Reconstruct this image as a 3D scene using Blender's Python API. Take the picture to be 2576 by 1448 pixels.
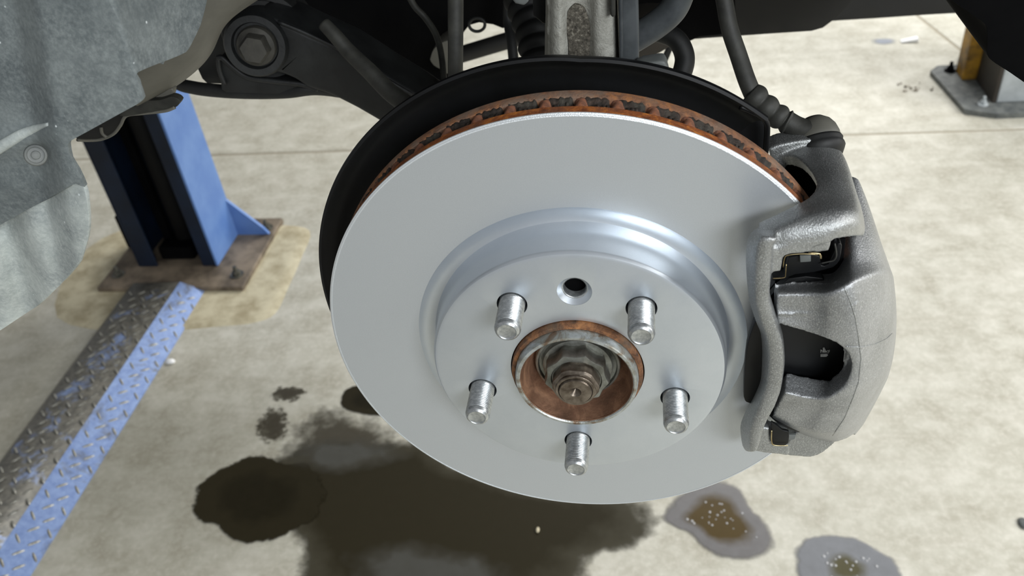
import bpy, bmesh, math, random
from mathutils import Vector, Matrix
from mathutils.geometry import delaunay_2d_cdt
random.seed(7)
PI = math.pi
S = bpy.context.scene
for o in list(bpy.data.objects):
    bpy.data.objects.remove(o)

# ------------------------------------------------------------------ camera
HH = 1.15                                    # height of the wheel axle above the floor
CAM = Vector((0.04015781, -0.38058826, 0.34349077 + HH))
RM = Matrix(((0.98791703, 0.11749922, -0.10106373),
             (-0.00631952, -0.62101044, -0.78377682),
             (-0.1548548, 0.77494514, -0.61276425)))      # world -> x right, y down, z forward
F = 2181.92
cam_d = bpy.data.cameras.new('camera')
cam = bpy.data.objects.new('camera', cam_d)
S.collection.objects.link(cam)
rows = [RM[0], -RM[1], -RM[2]]
m3 = Matrix((rows[0], rows[1], rows[2])).transposed()
cam.matrix_world = Matrix.Translation(CAM) @ m3.to_4x4()
cam_d.sensor_width = 36.0
cam_d.lens = F / 2576 * 36.0
cam_d.clip_start = 0.02
cam_d.clip_end = 200
cam_d.dof.use_dof = True
cam_d.dof.focus_distance = 0.50
cam_d.dof.aperture_fstop = 14.0
S.camera = cam

# ------------------------------------------------------------------ light
S.view_settings.view_transform = 'Standard'
S.view_settings.look = 'None'
S.view_settings.gamma = 1.0
S.view_settings.use_curve_mapping = False
S.view_settings.exposure = 0.0
w = bpy.data.worlds.new('workshop_daylight')
S.world = w
w.use_nodes = True
bg = w.node_tree.nodes['Background']
bg.inputs[0].default_value = (0.96, 0.98, 1.0, 1)
bg.inputs[1].default_value = 0.30

def area(name, loc, target, sx, sy, power, col):
    l = bpy.data.lights.new(name, 'AREA')
    l.shape = 'RECTANGLE'
    l.size = sx; l.size_y = sy; l.energy = power; l.color = col
    o = bpy.data.objects.new(name, l)
    S.collection.objects.link(o)
    o.location = loc
    o.rotation_euler = (Vector(target) - Vector(loc)).to_track_quat('-Z', 'Y').to_euler()
    return o
area('door_daylight', (4.4, 0.8, 2.9), (0.2, 1.2, 0.6), 3.6, 2.6, 255, (1.0, 0.995, 0.98))
area('front_fill', (1.35, -2.2, 2.35), (0.0, 0.0, 1.15), 1.3, 0.8, 66, (0.93, 0.97, 1.0))  # added lamp set close, so the disc brightens more than the floor
area('rear_fill', (1.4, 5.4, 3.4), (0.4, 2.8, 0.0), 4.0, 2.5, 245, (1.0, 0.995, 0.97))  # added fill that brightens the far floor

# ------------------------------------------------------------------ where things stand
def ray(px, py):
    return RM.transposed() @ Vector(((px - 1288) / F, (py - 724) / F, 1.0))
def P(px, py, y):                              # point of the scene at distance y behind the disc face
    d = ray(px, py)
    return CAM + d * ((y - CAM.y) / d.y)
def G(px, py, z=0.0):                          # point of the floor
    d = ray(px, py)
    return CAM + d * ((z - CAM.z) / d.z)
def size_at(px, py, y, n):                     # metres spanned by n pixels there
    c = RM @ (P(px, py, y) - CAM)
    return n * c.z / F

# ------------------------------------------------------------------ materials
def srgb(r, g, b):
    f = lambda c: ((c / 255 + 0.055) / 1.055) ** 2.4 if c / 255 > 0.04045 else c / 255 / 12.92
    return (f(r), f(g), f(b), 1)
class NT:
    def __init__(s, name):
        s.m = bpy.data.materials.new(name); s.m.use_nodes = True
        s.t = s.m.node_tree; s.n = s.t.nodes; s.l = s.t.links
        s.b = s.n['Principled BSDF']
        s.co = s.n.new('ShaderNodeTexCoord').outputs['Object']
        s.geo = s.n.new('ShaderNodeNewGeometry').outputs['Position']
    def link(s, a, b): s.l.new(a, b)
    def noise(s, scale, detail=4, rough=0.55, co=None, dist=0.0):
        n = s.n.new('ShaderNodeTexNoise'); n.inputs['Scale'].default_value = scale
        n.inputs['Detail'].default_value = detail; n.inputs['Roughness'].default_value = rough
        n.inputs['Distortion'].default_value = dist
        s.link(co or s.co, n.inputs['Vector']); return n.outputs['Fac']
    def ramp(s, fac, stops):
        r = s.n.new('ShaderNodeValToRGB'); s.link(fac, r.inputs[0])
        e = r.color_ramp.elements
        while len(e) < len(stops): e.new(0.5)
        for i, (p, c) in enumerate(stops):
            e[i].position = p; e[i].color = c if len(c) == 4 else (*c, 1)
        return r.outputs[0]
    def mix(s, fac, a, b, mode='MIX'):
        x = s.n.new('ShaderNodeMix'); x.data_type = 'RGBA'; x.blend_type = mode
        for sock, v in ((x.inputs['Factor'], fac), (x.inputs['A'], a), (x.inputs['B'], b)):
            if hasattr(v, 'is_output'): s.link(v, sock)
            else: sock.default_value = v
        return x.outputs['Result']
    def math(s, op, a, b=0.0, clamp=False):
        x = s.n.new('ShaderNodeMath'); x.operation = op; x.use_clamp = clamp
        for i, v in enumerate((a, b)):
            if hasattr(v, 'is_output'): s.link(v, x.inputs[i])
            else: x.inputs[i].default_value = v
        return x.outputs[0]
    def map(s, scale, rot=(0, 0, 0), loc=(0, 0, 0), co=None):
        m = s.n.new('ShaderNodeMapping'); m.inputs['Scale'].default_value = scale
        m.inputs['Rotation'].default_value = rot; m.inputs['Location'].default_value = loc
        s.link(co or s.co, m.inputs['Vector']); return m.outputs[0]
    def color(s, c):
        if hasattr(c, 'is_output'): s.link(c, s.b.inputs['Base Color'])
        else: s.b.inputs['Base Color'].default_value = c
    def set(s, rough=0.5, metal=0.0, spec=0.5):
        for k, v in (('Roughness', rough), ('Metallic', metal), ('Specular IOR Level', spec)):
            if hasattr(v, 'is_output'): s.link(v, s.b.inputs[k])
            else: s.b.inputs[k].default_value = v
    def bump(s, h, strength=0.3, dist=0.001):
        b = s.n.new('ShaderNodeBump'); b.inputs['Strength'].default_value = strength
        b.inputs['Distance'].default_value = dist
        s.link(h, b.inputs['Height']); s.link(b.outputs[0], s.b.inputs['Normal'])
MT = {}
def simple(name, dark, light, scale, rough, metal=0.0, bump=0.0, bdist=0.0005, spec=0.5, det=5, lo=0.35, hi=0.65):
    t = NT(name)
    n = t.noise(scale, det, 0.6)
    t.color(t.ramp(n, [(lo, dark), (hi, light)]))
    t.set(rough, metal, spec)
    if bump: t.bump(t.noise(scale * 6, 4), bump, bdist)
    MT[name] = t.m
    return t
simple('rubber_black', srgb(13, 14, 14), srgb(25, 26, 25), 60, 0.6, bump=0.2)
simple('rubber_grey', srgb(32, 32, 29), srgb(54, 54, 49), 70, 0.62, bump=0.25)
simple('black_paint', srgb(8, 9, 10), srgb(16, 17, 19), 30, 0.45, spec=0.35)
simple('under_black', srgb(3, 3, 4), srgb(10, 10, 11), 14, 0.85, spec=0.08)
simple('arm_black', srgb(8, 9, 10), srgb(30, 32, 32), 25, 0.55, bump=0.3, bdist=0.001)
simple('dull_steel', srgb(70, 70, 64), srgb(112, 110, 100), 60, 0.5, 0.4, bump=0.3)
simple('greige_paint', srgb(84, 83, 76), srgb(104, 102, 94), 18, 0.55, bump=0.15)
simple('dusty_grey', srgb(78, 82, 82), srgb(112, 115, 112), 40, 0.6, bump=0.25)
simple('hose_grey', srgb(48, 52, 55), srgb(72, 76, 78), 60, 0.55, bump=0.1)
simple('nut_steel', srgb(96, 96, 88), srgb(150, 152, 146), 90, 0.38, 0.75, bump=0.25)
simple('spindle_steel', srgb(82, 72, 62), srgb(142, 132, 120), 110, 0.36, 0.8, bump=0.2)
simple('brass_clip', srgb(150, 130, 90), srgb(205, 190, 150), 60, 0.3, 0.9)
simple('bolt_dusty', srgb(42, 41, 37), srgb(66, 64, 58), 50, 0.65, 0.2, bump=0.3)
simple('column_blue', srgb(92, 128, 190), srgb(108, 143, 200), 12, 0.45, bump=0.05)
simple('column_shaded', srgb(3, 16, 34), srgb(10, 30, 54), 8, 0.6)  # column paint darkened for the faces turned from the light
simple('yellow_paint', srgb(48, 34, 12), srgb(176, 130, 24), 11, 0.55)
simple('plate_rust', srgb(84, 74, 62), srgb(138, 124, 106), 14, 0.7, bump=0.3, bdist=0.002)
simple('box_grey', srgb(150, 156, 158), srgb(196, 202, 204), 6, 0.5)
simple('box_dark', srgb(30, 27, 20), srgb(50, 44, 36), 8, 0.7)
simple('dark_plastic', srgb(14, 14, 13), srgb(27, 26, 24), 5, 0.6)
simple('paper_white', srgb(238, 238, 236), srgb(252, 252, 252), 30, 0.8)
simple('stamp_grey', srgb(110, 110, 106), srgb(140, 140, 136), 200, 0.7)

# silver anticorrosion coating of the brake disc (concentric turning marks)
t = NT('disc_coating')
sep = t.n.new('ShaderNodeSeparateXYZ'); t.link(t.co, sep.inputs[0])
r = t.math('SQRT', t.math('ADD', t.math('MULTIPLY', sep.outputs[0], sep.outputs[0]), t.math('MULTIPLY', sep.outputs[2], sep.outputs[2])))
cmb = t.n.new('ShaderNodeCombineXYZ'); t.link(r, cmb.inputs[0])
rings = t.noise(2600, 3, 0.6, cmb.outputs[0])
big = t.noise(9, 3, 0.5)
fine = t.noise(1500, 3, 0.7)
c0 = t.mix(t.math('MULTIPLY', big, 0.5), srgb(184, 189, 194), srgb(196, 200, 203))
c1 = t.mix(t.math('MULTIPLY', fine, 0.3), c0, srgb(236, 240, 242))
t.color(c1); t.set(0.40, 0.6, 0.5)
h = t.math('ADD', t.math('MULTIPLY', rings, 0.6), t.math('MULTIPLY', fine, 0.5))
t.bump(h, 0.10, 0.0004)
MT['disc_coating'] = t.m

t = NT('hat_coating')
big = t.noise(30, 4, 0.6, dist=0.4)
fine = t.noise(1300, 3, 0.7)
c0 = t.ramp(big, [(0.3, srgb(196, 203, 210)), (0.7, srgb(206, 212, 218))])
t.color(t.mix(t.math('MULTIPLY', fine, 0.14), c0, srgb(232, 236, 240)))
t.set(0.36, 0.75, 0.5); t.bump(fine, 0.08, 0.0004)
MT['hat_coating'] = t.m

t = NT('bright_edge')
t.color(srgb(232, 236, 238)); t.set(0.35, 0.5); t.bump(t.noise(1800, 2), 0.4, 0.0006)
MT['bright_edge'] = t.m

# rust
def rust(name, d, m, l, grey, scale=130):
    t = NT(name)
    a = t.noise(scale, 6, 0.7, dist=0.5); b = t.noise(scale * 0.3, 4, 0.6)
    c = t.ramp(a, [(0.3, d), (0.5, m), (0.68, l)])
    f = t.ramp(b, [(0.5, (0, 0, 0)), (0.62, (1, 1, 1))])
    t.color(t.mix(t.math('MULTIPLY', f, 0.6), c, grey))
    t.set(0.7, 0.15); t.bump(t.noise(scale * 5, 5, 0.7), 0.8, 0.0008)
    MT[name] = t.m
rust('rust_orange', srgb(96, 52, 28), srgb(156, 88, 44), srgb(214, 134, 54), srgb(118, 82, 62), 170)
rust('rust_brown', srgb(88, 62, 46), srgb(134, 96, 72), srgb(176, 118, 70), srgb(128, 116, 104), 150)
rust('ring_rust', srgb(66, 44, 30), srgb(124, 84, 56), srgb(178, 124, 78), srgb(96, 84, 70), 150)
rust('rust_dark', srgb(24, 21, 18), srgb(52, 44, 38), srgb(84, 70, 60), srgb(78, 76, 68), 260)
rust('vane_rust', srgb(100, 66, 50), srgb(146, 100, 78), srgb(184, 116, 78), srgb(170, 160, 152), 260)
t = NT('hub_copper')
a = t.noise(60, 5, 0.65, dist=0.6); b = t.noise(700, 3, 0.6)
c = t.ramp(a, [(0.3, srgb(104, 78, 62)), (0.5, srgb(160, 120, 96)), (0.68, srgb(218, 170, 136))])
t.color(t.mix(t.math('MULTIPLY', b, 0.35), c, srgb(140, 116, 98))); t.set(0.40, 0.55); t.bump(b, 0.4, 0.0005)
MT['hub_copper'] = t.m
t = NT('hub_rim')
a = t.noise(90, 5, 0.65, dist=0.6); b = t.noise(900, 3, 0.6)
c = t.ramp(a, [(0.36, srgb(128, 108, 90)), (0.46, srgb(158, 158, 150)), (0.64, srgb(196, 202, 204))])
t.color(c); t.set(0.42, 0.7); t.bump(b, 0.4, 0.0005)
MT['hub_rim'] = t.m

# cast caliper metal
def cast(name, d, l, metal, rough, dirt=0.0):
    t = NT(name)
    a = t.noise(45, 4, 0.6); g = t.noise(1500, 4, 0.6, t.map((1, 0.5, 0.6), (0.4, 0.3, 0.6)))
    g2 = t.noise(1100, 3, 0.6)
    c = t.ramp(a, [(0.3, d), (0.7, l)])
    gs = t.ramp(g, [(0.5, (0, 0, 0)), (0.74, (0.5, 0.5, 0.5))])
    c = t.mix(gs, c, srgb(236, 238, 238))  # pale specks put the sparkle of the metal into the colour
    gd = t.ramp(g2, [(0.3, (0.35, 0.35, 0.35)), (0.46, (0, 0, 0))])
    c = t.mix(gd, c, srgb(84, 84, 80))
    if dirt:
        dd = t.ramp(t.noise(70, 5, 0.65), [(0.45, (0, 0, 0)), (0.7, (1, 1, 1))])
        c = t.mix(t.math('MULTIPLY', dd, dirt), c, srgb(92, 82, 70))
    t.color(c)
    t.set(t.math('ADD', t.math('MULTIPLY', g, 0.25), rough - 0.1), metal)
    t.bump(t.math('ADD', g, t.math('MULTIPLY', g2, 0.5)), 0.7, 0.0005)
    MT[name] = t.m
cast('cast_aluminium', srgb(150, 152, 153), srgb(172, 174, 176), 0.75, 0.33)
cast('cast_iron', srgb(146, 148, 147), srgb(168, 170, 170), 0.75, 0.33)

# zinc studs
t = NT('zinc')
a = t.noise(400, 4, 0.7)
t.color(t.ramp(a, [(0.3, srgb(150, 154, 156)), (0.7, srgb(205, 208, 208))])); t.set(0.34, 0.85); t.bump(a, 0.3, 0.0003)
MT['zinc'] = t.m

# dusty plastic liner
def liner(name, d, l, dust):
    t = NT(name)
    a = t.noise(26, 6, 0.65, dist=0.4); b = t.noise(420, 5, 0.75)
    c = t.ramp(a, [(0.3, d), (0.68, l)])
    bb = t.ramp(b, [(0.42, (0, 0, 0)), (0.66, (1, 1, 1))])
    c = t.mix(t.math('MULTIPLY', bb, 0.42), c, dust)
    dk = t.ramp(t.noise(9, 5, 0.65, dist=0.8), [(0.42, (1, 1, 1)), (0.56, (0, 0, 0))])
    c = t.mix(t.math('MULTIPLY', dk, 0.5), c, d)
    v = t.n.new('ShaderNodeTexVoronoi'); v.inputs['Scale'].default_value = 130
    t.link(t.co, v.inputs['Vector'])
    sp = t.ramp(v.outputs['Distance'], [(0.05, (1, 1, 1)), (0.10, (0, 0, 0))])
    pick = t.ramp(t.noise(38, 1), [(0.56, (0, 0, 0)), (0.6, (1, 1, 1))])
    c = t.mix(t.math('MULTIPLY', sp, pick), c, srgb(215, 222, 222))
    scr = t.noise(60, 3, 0.6, t.map((10, 1, 2.2), (0.3, 0.5, 0.7)))
    c = t.mix(t.ramp(scr, [(0.68, (0, 0, 0)), (0.76, (0.5, 0.5, 0.5))]), c, dust)
    t.color(c); t.set(0.62, 0, 0.35); t.bump(t.math('ADD', b, a), 0.35, 0.0008)
    MT[name] = t.m
liner('liner_dark', srgb(76, 83, 86), srgb(120, 127, 127), srgb(152, 159, 158))
liner('liner_light', srgb(126, 133, 134), srgb(190, 197, 193), srgb(216, 221, 216))

# knuckle casting with grit
t = NT('knuckle_cast')
a = t.noise(120, 6, 0.75); b = t.noise(600, 4, 0.7)
c = t.ramp(a, [(0.32, srgb(124, 122, 112)), (0.6, srgb(170, 169, 160))])
t.color(t.mix(t.math('MULTIPLY', b, 0.3), c, srgb(200, 198, 190))); t.set(0.72, 0.1); t.bump(t.math('ADD', a, b), 0.6, 0.0015)
MT['knuckle_cast'] = t.m
t = NT('grit')
a = t.noise(500, 5, 0.8)
t.color(t.ramp(a, [(0.36, srgb(58, 54, 46)), (0.55, srgb(118, 112, 100)), (0.68, srgb(190, 184, 168))])); t.set(0.9); t.bump(a, 1.0, 0.002)
MT['grit'] = t.m

# concrete floor
t = NT('concrete')
co = t.geo
a = t.noise(1.1, 4, 0.6, co); b = t.noise(11, 6, 0.62, co, 0.3); c_ = t.noise(70, 5, 0.7, co); st = t.noise(4, 4, 0.6, t.map((1, 5, 1), co=co), 0.5)
c = t.ramp(b, [(0.32, srgb(166, 161, 145)), (0.5, srgb(190, 187, 173)), (0.68, srgb(212, 209, 197))])
c = t.mix(t.math('MULTIPLY', a, 0.45), c, srgb(182, 179, 162))
c = t.mix(t.ramp(st, [(0.45, (0, 0, 0)), (0.75, (0.4, 0.4, 0.4))]), c, srgb(158, 151, 133))
c = t.mix(t.ramp(c_, [(0.45, (0, 0, 0)), (0.75, (0.55, 0.55, 0.55))]), c, srgb(222, 218, 206))
t.color(c); t.set(0.5, 0.0, 0.4); t.bump(t.math('ADD', c_, b), 0.25, 0.002)
MT['concrete'] = t.m
t = NT('joint_filler'); t.color(srgb(158, 150, 132)); t.set(0.8); MT['joint_filler'] = t.m
t = NT('grout')
b = t.noise(16, 5, 0.65, t.geo)
t.color(t.ramp(b, [(0.35, srgb(168, 156, 126)), (0.6, srgb(206, 197, 168))])); t.set(0.7); t.bump(b, 0.4, 0.004); MT['grout'] = t.m

# tread plate with worn blue paint
def tread(name, bluef):
    t = NT(name)
    a = t.noise(9, 6, 0.7, t.geo, 0.5); b = t.noise(60, 5, 0.7, t.geo)
    blue = t.ramp(b, [(0.35, srgb(120, 142, 190)), (0.7, srgb(150, 172, 214))])
    worn = t.ramp(b, [(0.35, srgb(84, 83, 78)), (0.65, srgb(122, 119, 110))])
    k = t.ramp(a, [(bluef - 0.07, (0, 0, 0)), (bluef + 0.07, (1, 1, 1))])
    t.color(t.mix(k, blue, worn)); t.set(0.42, 0.25); t.bump(b, 0.3, 0.001)
    MT[name] = t.m
tread('tread_blue', 0.62)
tread('tread_worn', 0.36)
t = NT('lug_steel'); b = t.noise(80, 4, 0.6, t.geo)
t.color(t.ramp(b, [(0.3, srgb(128, 124, 112)), (0.7, srgb(172, 172, 164))])); t.set(0.35, 0.5); MT['lug_steel'] = t.m

# wet oil, also painted floor shade and sheen: outline softened by noise, amount stored as the attribute "edge" (1 centre .. 0 rim)
def wet(name, core, rim, core_in=0.35, alpha_max=0.97, rough=0.12, soft=0.16, dist=0.5, ns=14):
    t = NT(name)
    at = t.n.new('ShaderNodeAttribute'); at.attribute_name = 'edge'
    n = t.noise(ns, 5, 0.6, t.geo); n2 = t.noise(40, 4, 0.6, t.geo)
    e = t.math('ADD', at.outputs['Fac'], t.math('MULTIPLY', t.math('SUBTRACT', n, 0.5), dist))
    col = t.mix(t.ramp(e, [(core_in, (0, 0, 0)), (core_in + 0.22, (1, 1, 1))]), rim, core)
    t.color(t.mix(t.math('MULTIPLY', n2, 0.35), col, srgb(52, 46, 33)))
    al = t.ramp(e, [(0.06, (0, 0, 0)), (0.06 + soft, (alpha_max,) * 3)])
    t.link(al, t.b.inputs['Alpha']); t.set(rough, 0, 0.5 if rough < 0.3 else 0.12)
    MT[name] = t.m
wet('oil_dark', srgb(26, 23, 10), srgb(38, 34, 20), soft=0.04, rough=0.42, dist=0.34, ns=22)
wet('oil_brown', srgb(42, 38, 24), srgb(70, 67, 55), core_in=0.16, soft=0.12, rough=0.5, dist=0.5, ns=9)
wet('oil_damp', srgb(72, 67, 56), srgb(92, 88, 76), soft=0.45, alpha_max=0.8, rough=0.4, dist=1.1, ns=22)
wet('blue_stain', srgb(176, 182, 196), srgb(186, 190, 198), soft=0.5, alpha_max=0.75, rough=0.5)
wet('oil_spatter', srgb(62, 57, 46), srgb(84, 80, 68), soft=0.3, alpha_max=0.8, rough=0.5, dist=1.9, ns=60)
wet('floor_shade', srgb(112, 110, 92), srgb(120, 118, 100), soft=0.75, alpha_max=0.26, rough=0.5, dist=0.5, ns=5)  # shade of the car at the lower left, painted on the floor
wet('painted_sheen', srgb(98, 98, 93), srgb(92, 90, 82), soft=0.5, alpha_max=0.62, rough=0.5, dist=0.9)  # grey sheen of the oil, painted as a pale matt patch
wet('puddle_ring', srgb(84, 68, 34), srgb(128, 126, 126), core_in=0.34, soft=0.12, rough=0.16, dist=0.35)
wet('puddle_grey', srgb(96, 92, 70), srgb(140, 142, 146), core_in=0.6, soft=0.1, rough=0.14, dist=0.4)
t = NT('bubble'); t.color(srgb(205, 205, 205)); t.set(0.1); t.b.inputs['Alpha'].default_value = 0.7; MT['bubble'] = t.m

# ------------------------------------------------------------------ mesh helpers
def link(name, me, mat, parent=None, smooth=True, label=None, kind=None):
    o = bpy.data.objects.new(name, me)
    S.collection.objects.link(o)
    mats = mat if isinstance(mat, (list, tuple)) else [mat]
    if not me.materials:
        for m in mats: me.materials.append(MT[m])
    if smooth:
        for p in me.polygons: p.use_smooth = True
    if parent is not None:
        o.parent = parent
        off = Vector(parent.location)
        if parent.parent: off = off + Vector(parent.parent.location)
        o.location = -off
    if label: o['label'] = label
    if kind: o['kind'] = kind
    return o
def thing(name, loc, label, cat, group=None, kind=None):
    o = bpy.data.objects.new(name, None)
    S.collection.objects.link(o); o.location = loc; o.empty_display_size = 0.02
    if label: o['label'] = label
    if cat: o['category'] = cat
    if group: o['group'] = group
    if kind: o['kind'] = kind
    return o
def tag(o, label, cat, group=None):
    o['label'] = label; o['category'] = cat
    if group: o['group'] = group
    return o
def mesh_of(bm, name='mesh'):
    bmesh.ops.recalc_face_normals(bm, faces=bm.faces)
    me = bpy.data.meshes.new(name); bm.to_mesh(me); bm.free(); return me
def sharp(o, deg=35):
    me = o.data
    bm = bmesh.new(); bm.from_mesh(me)
    for e in bm.edges:
        if len(e.link_faces) == 2 and e.calc_face_angle(0) > math.radians(deg): e.smooth = False
    bm.to_mesh(me); bm.free()
    return o
def bake(o):                                   # apply the modifiers
    dg = bpy.context.evaluated_depsgraph_get(); dg.update()
    ev = o.evaluated_get(dg)
    me = bpy.data.meshes.new_from_object(ev)
    o.modifiers.clear(); old = o.data; o.data = me
    return o
# lathe about the axle (profile of (r, y)), centre offset (cx, cz) from the axle
def lathe_bm(prof, n=96, cx=0, cz=0, closed=True, bm=None, a0=0, a1=2 * PI, rf=None):
    bm = bm or bmesh.new()
    full = abs(a1 - a0 - 2 * PI) < 1e-6
    k = n if full else n + 1
    rings = []
    for (r, y) in prof:
        ring = []
        for i in range(k):
            a = a0 + (a1 - a0) * i / n
            rr = r if rf is None else rf(r, a, y)
            ring.append(bm.verts.new((cx + rr * math.cos(a), y, HH + cz + rr * math.sin(a))))
        rings.append(ring)
    m = len(rings)
    for j in range(m if closed else m - 1):
        A, B = rings[j], rings[(j + 1) % m]
        for i in range(n):
            i2 = (i + 1) % k
            try: bm.faces.new((A[i], A[i2], B[i2], B[i]))
            except ValueError: pass
    return bm
def box_bm(x0, x1, y0, y1, z0, z1, bm=None, bevel=0.0, seg=2):
    b = bmesh.new()
    bmesh.ops.create_cube(b, size=1)
    for v in b.verts:
        v.co = Vector(((x0 + x1) / 2 + v.co.x * (x1 - x0), (y0 + y1) / 2 + v.co.y * (y1 - y0), (z0 + z1) / 2 + v.co.z * (z1 - z0)))
    if bevel: bmesh.ops.bevel(b, geom=b.edges[:], offset=bevel, segments=seg, profile=0.5, affect='EDGES')
    if bm is None: return b
    me = bpy.data.meshes.new('t'); b.to_mesh(me); b.free(); bm.from_mesh(me); bpy.data.meshes.remove(me)
    return bm
def catmull(pts, n=8):
    out = []
    p = [pts[0] * 2 - pts[1]] + list(pts) + [pts[-1] * 2 - pts[-2]]
    for i in range(1, len(p) - 2):
        for k in range(n):
            t_ = k / n
            a, b, c, d = p[i - 1], p[i], p[i + 1], p[i + 2]
            out.append(0.5 * ((2 * b) + (c - a) * t_ + (2 * a - 5 * b + 4 * c - d) * t_ ** 2 + (3 * b - a - 3 * c + d) * t_ ** 3))
    out.append(p[-2]); return out
def tube_bm(pts, rad, n=20, sub=8, bm=None, cap=True):
    """pts vectors; rad number or list per control point, or f(s) for s in 0..1"""
    bm = bm or bmesh.new()
    if sub > 1 and len(pts) > 2: P_ = catmull(pts, sub)
    else: P_ = list(pts)
    N = len(P_)
    def R(i):
        if callable(rad): return rad(i / (N - 1))
        if isinstance(rad, (list, tuple)):
            u = i / (N - 1) * (len(rad) - 1); k = min(int(u), len(rad) - 2); return rad[k] + (rad[k + 1] - rad[k]) * (u - k)
        return rad
    ref = Vector((0.13, 1, 0.21)).normalized()
    rings = []
    for i in range(N):
        d = (P_[min(i + 1, N - 1)] - P_[max(i - 1, 0)]).normalized()
        u = d.cross(ref)
        if u.length < 0.1: u = d.cross(Vector((1, 0, 0)))
        u.normalize(); v = d.cross(u)
        r = R(i)
        rings.append([bm.verts.new(P_[i] + u * (r * math.cos(2 * PI * k / n)) + v * (r * math.sin(2 * PI * k / n))) for k in range(n)])
    for a, b in zip(rings, rings[1:]):
        for k in range(n): bm.faces.new((a[k], a[(k + 1) % n], b[(k + 1) % n], b[k]))
    if cap:
        bm.faces.new(rings[0][::-1]); bm.faces.new(rings[-1])
    return bm
def PX(lst): return [P(*q) for q in lst]
def smooth_poly(pts, n=5, tight=True):
    p = [Vector(q) for q in pts]; out = []
    for i in range(len(p)):
        a, b, c, d = p[i - 1], p[i], p[(i + 1) % len(p)], p[(i + 2) % len(p)]
        for k in range(n):
            t_ = k / n
            cr = 0.5 * ((2 * b) + (c - a) * t_ + (2 * a - 5 * b + 4 * c - d) * t_ ** 2 + (3 * b - a - 3 * c + d) * t_ ** 3)
            ln = b.lerp(c, t_)
            out.append(cr.lerp(ln, 0.45 if tight else 0))
    return out
def sheet(poly, yf, step=20, smooth=3):
    """surface with a given outline and depth function, in world space"""
    o = smooth_poly(poly, smooth) if smooth > 1 else [Vector(q) for q in poly]
    xs = [q.x for q in o]; ys = [q.y for q in o]
    verts = list(o); edges = [(i, (i + 1) % len(o)) for i in range(len(o))]
    def inside(x, y):
        c = False; j = len(o) - 1
        for i in range(len(o)):
            if (o[i].y > y) != (o[j].y > y) and x < (o[j].x - o[i].x) * (y - o[i].y) / (o[j].y - o[i].y + 1e-12) + o[i].x: c = not c
            j = i
        return c
    x = min(xs) + step / 2; row = 0
    y = min(ys) + step / 2
    while y < max(ys):
        x = min(xs) + (step / 2 if row % 2 else step)
        while x < max(xs):
            if inside(x, y) and min((q.x - x) ** 2 + (q.y - y) ** 2 for q in o) > (step * 0.55) ** 2: verts.append(Vector((x, y)))
            x += step
        y += step; row += 1
    v2, e2, f2, *_ = delaunay_2d_cdt([Vector((q[0], q[1])) for q in verts], edges, [], 1, 1e-4)
    bm = bmesh.new()
    vs = [bm.verts.new(P(q[0], q[1], yf(q[0], q[1]))) for q in v2]
    for f in f2:
        try: bm.faces.new([vs[i] for i in f])
        except ValueError: pass
    for v in list(bm.verts):
        if not v.link_faces: bm.verts.remove(v)
    face_cam(bm)
    return bm
def face_cam(bm):
    bmesh.ops.recalc_face_normals(bm, faces=bm.faces)
    s = sum(f.normal.dot(CAM - f.calc_center_median()) * f.calc_area() for f in bm.faces)
    if s < 0: bmesh.ops.reverse_faces(bm, faces=bm.faces)
def raw_mesh(bm):
    me = bpy.data.meshes.new('m'); bm.to_mesh(me); bm.free(); return me
def solid_sheet(name, bm, mat, parent, thick, bevel=0.0, label=None, sub=0):
    o = link(name, raw_mesh(bm), mat, parent, label=label)
    if sub:
        s = o.modifiers.new('s', 'SUBSURF'); s.levels = sub; s.render_levels = sub
    m = o.modifiers.new('solid', 'SOLIDIFY'); m.thickness = thick; m.offset = -1
    if bevel:
        b = o.modifiers.new('bev', 'BEVEL'); b.width = bevel; b.segments = 3; b.limit_method = 'ANGLE'; b.angle_limit = math.radians(50)
    bake(o)
    for p in o.data.polygons: p.use_smooth = True
    sharp(o, 50)
    return o
def slab_bm(poly, y0, depth, smooth=3, yf=None):
    """solid whose near face has the given outline, running back by depth"""
    bm = sheet(poly, yf or (lambda x, y: y0), 40, smooth)
    r = bmesh.ops.extrude_face_region(bm, geom=bm.faces[:])
    for v in r['geom']:
        if isinstance(v, bmesh.types.BMVert): v.co.y += depth
    bmesh.ops.recalc_face_normals(bm, faces=bm.faces)
    return bm
def slab(name, poly, y0, depth, mat, parent, bevel=0.003, smooth=3, label=None, yf=None):
    o = link(name, raw_mesh(slab_bm(poly, y0, depth, smooth, yf)), mat, parent, label=label)
    if bevel:
        b = o.modifiers.new('bev', 'BEVEL'); b.width = bevel; b.segments = 3; b.limit_method = 'ANGLE'; b.angle_limit = math.radians(50)
        bake(o)
    for p in o.data.polygons: p.use_smooth = True
    sharp(o, 40)
    return o
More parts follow.
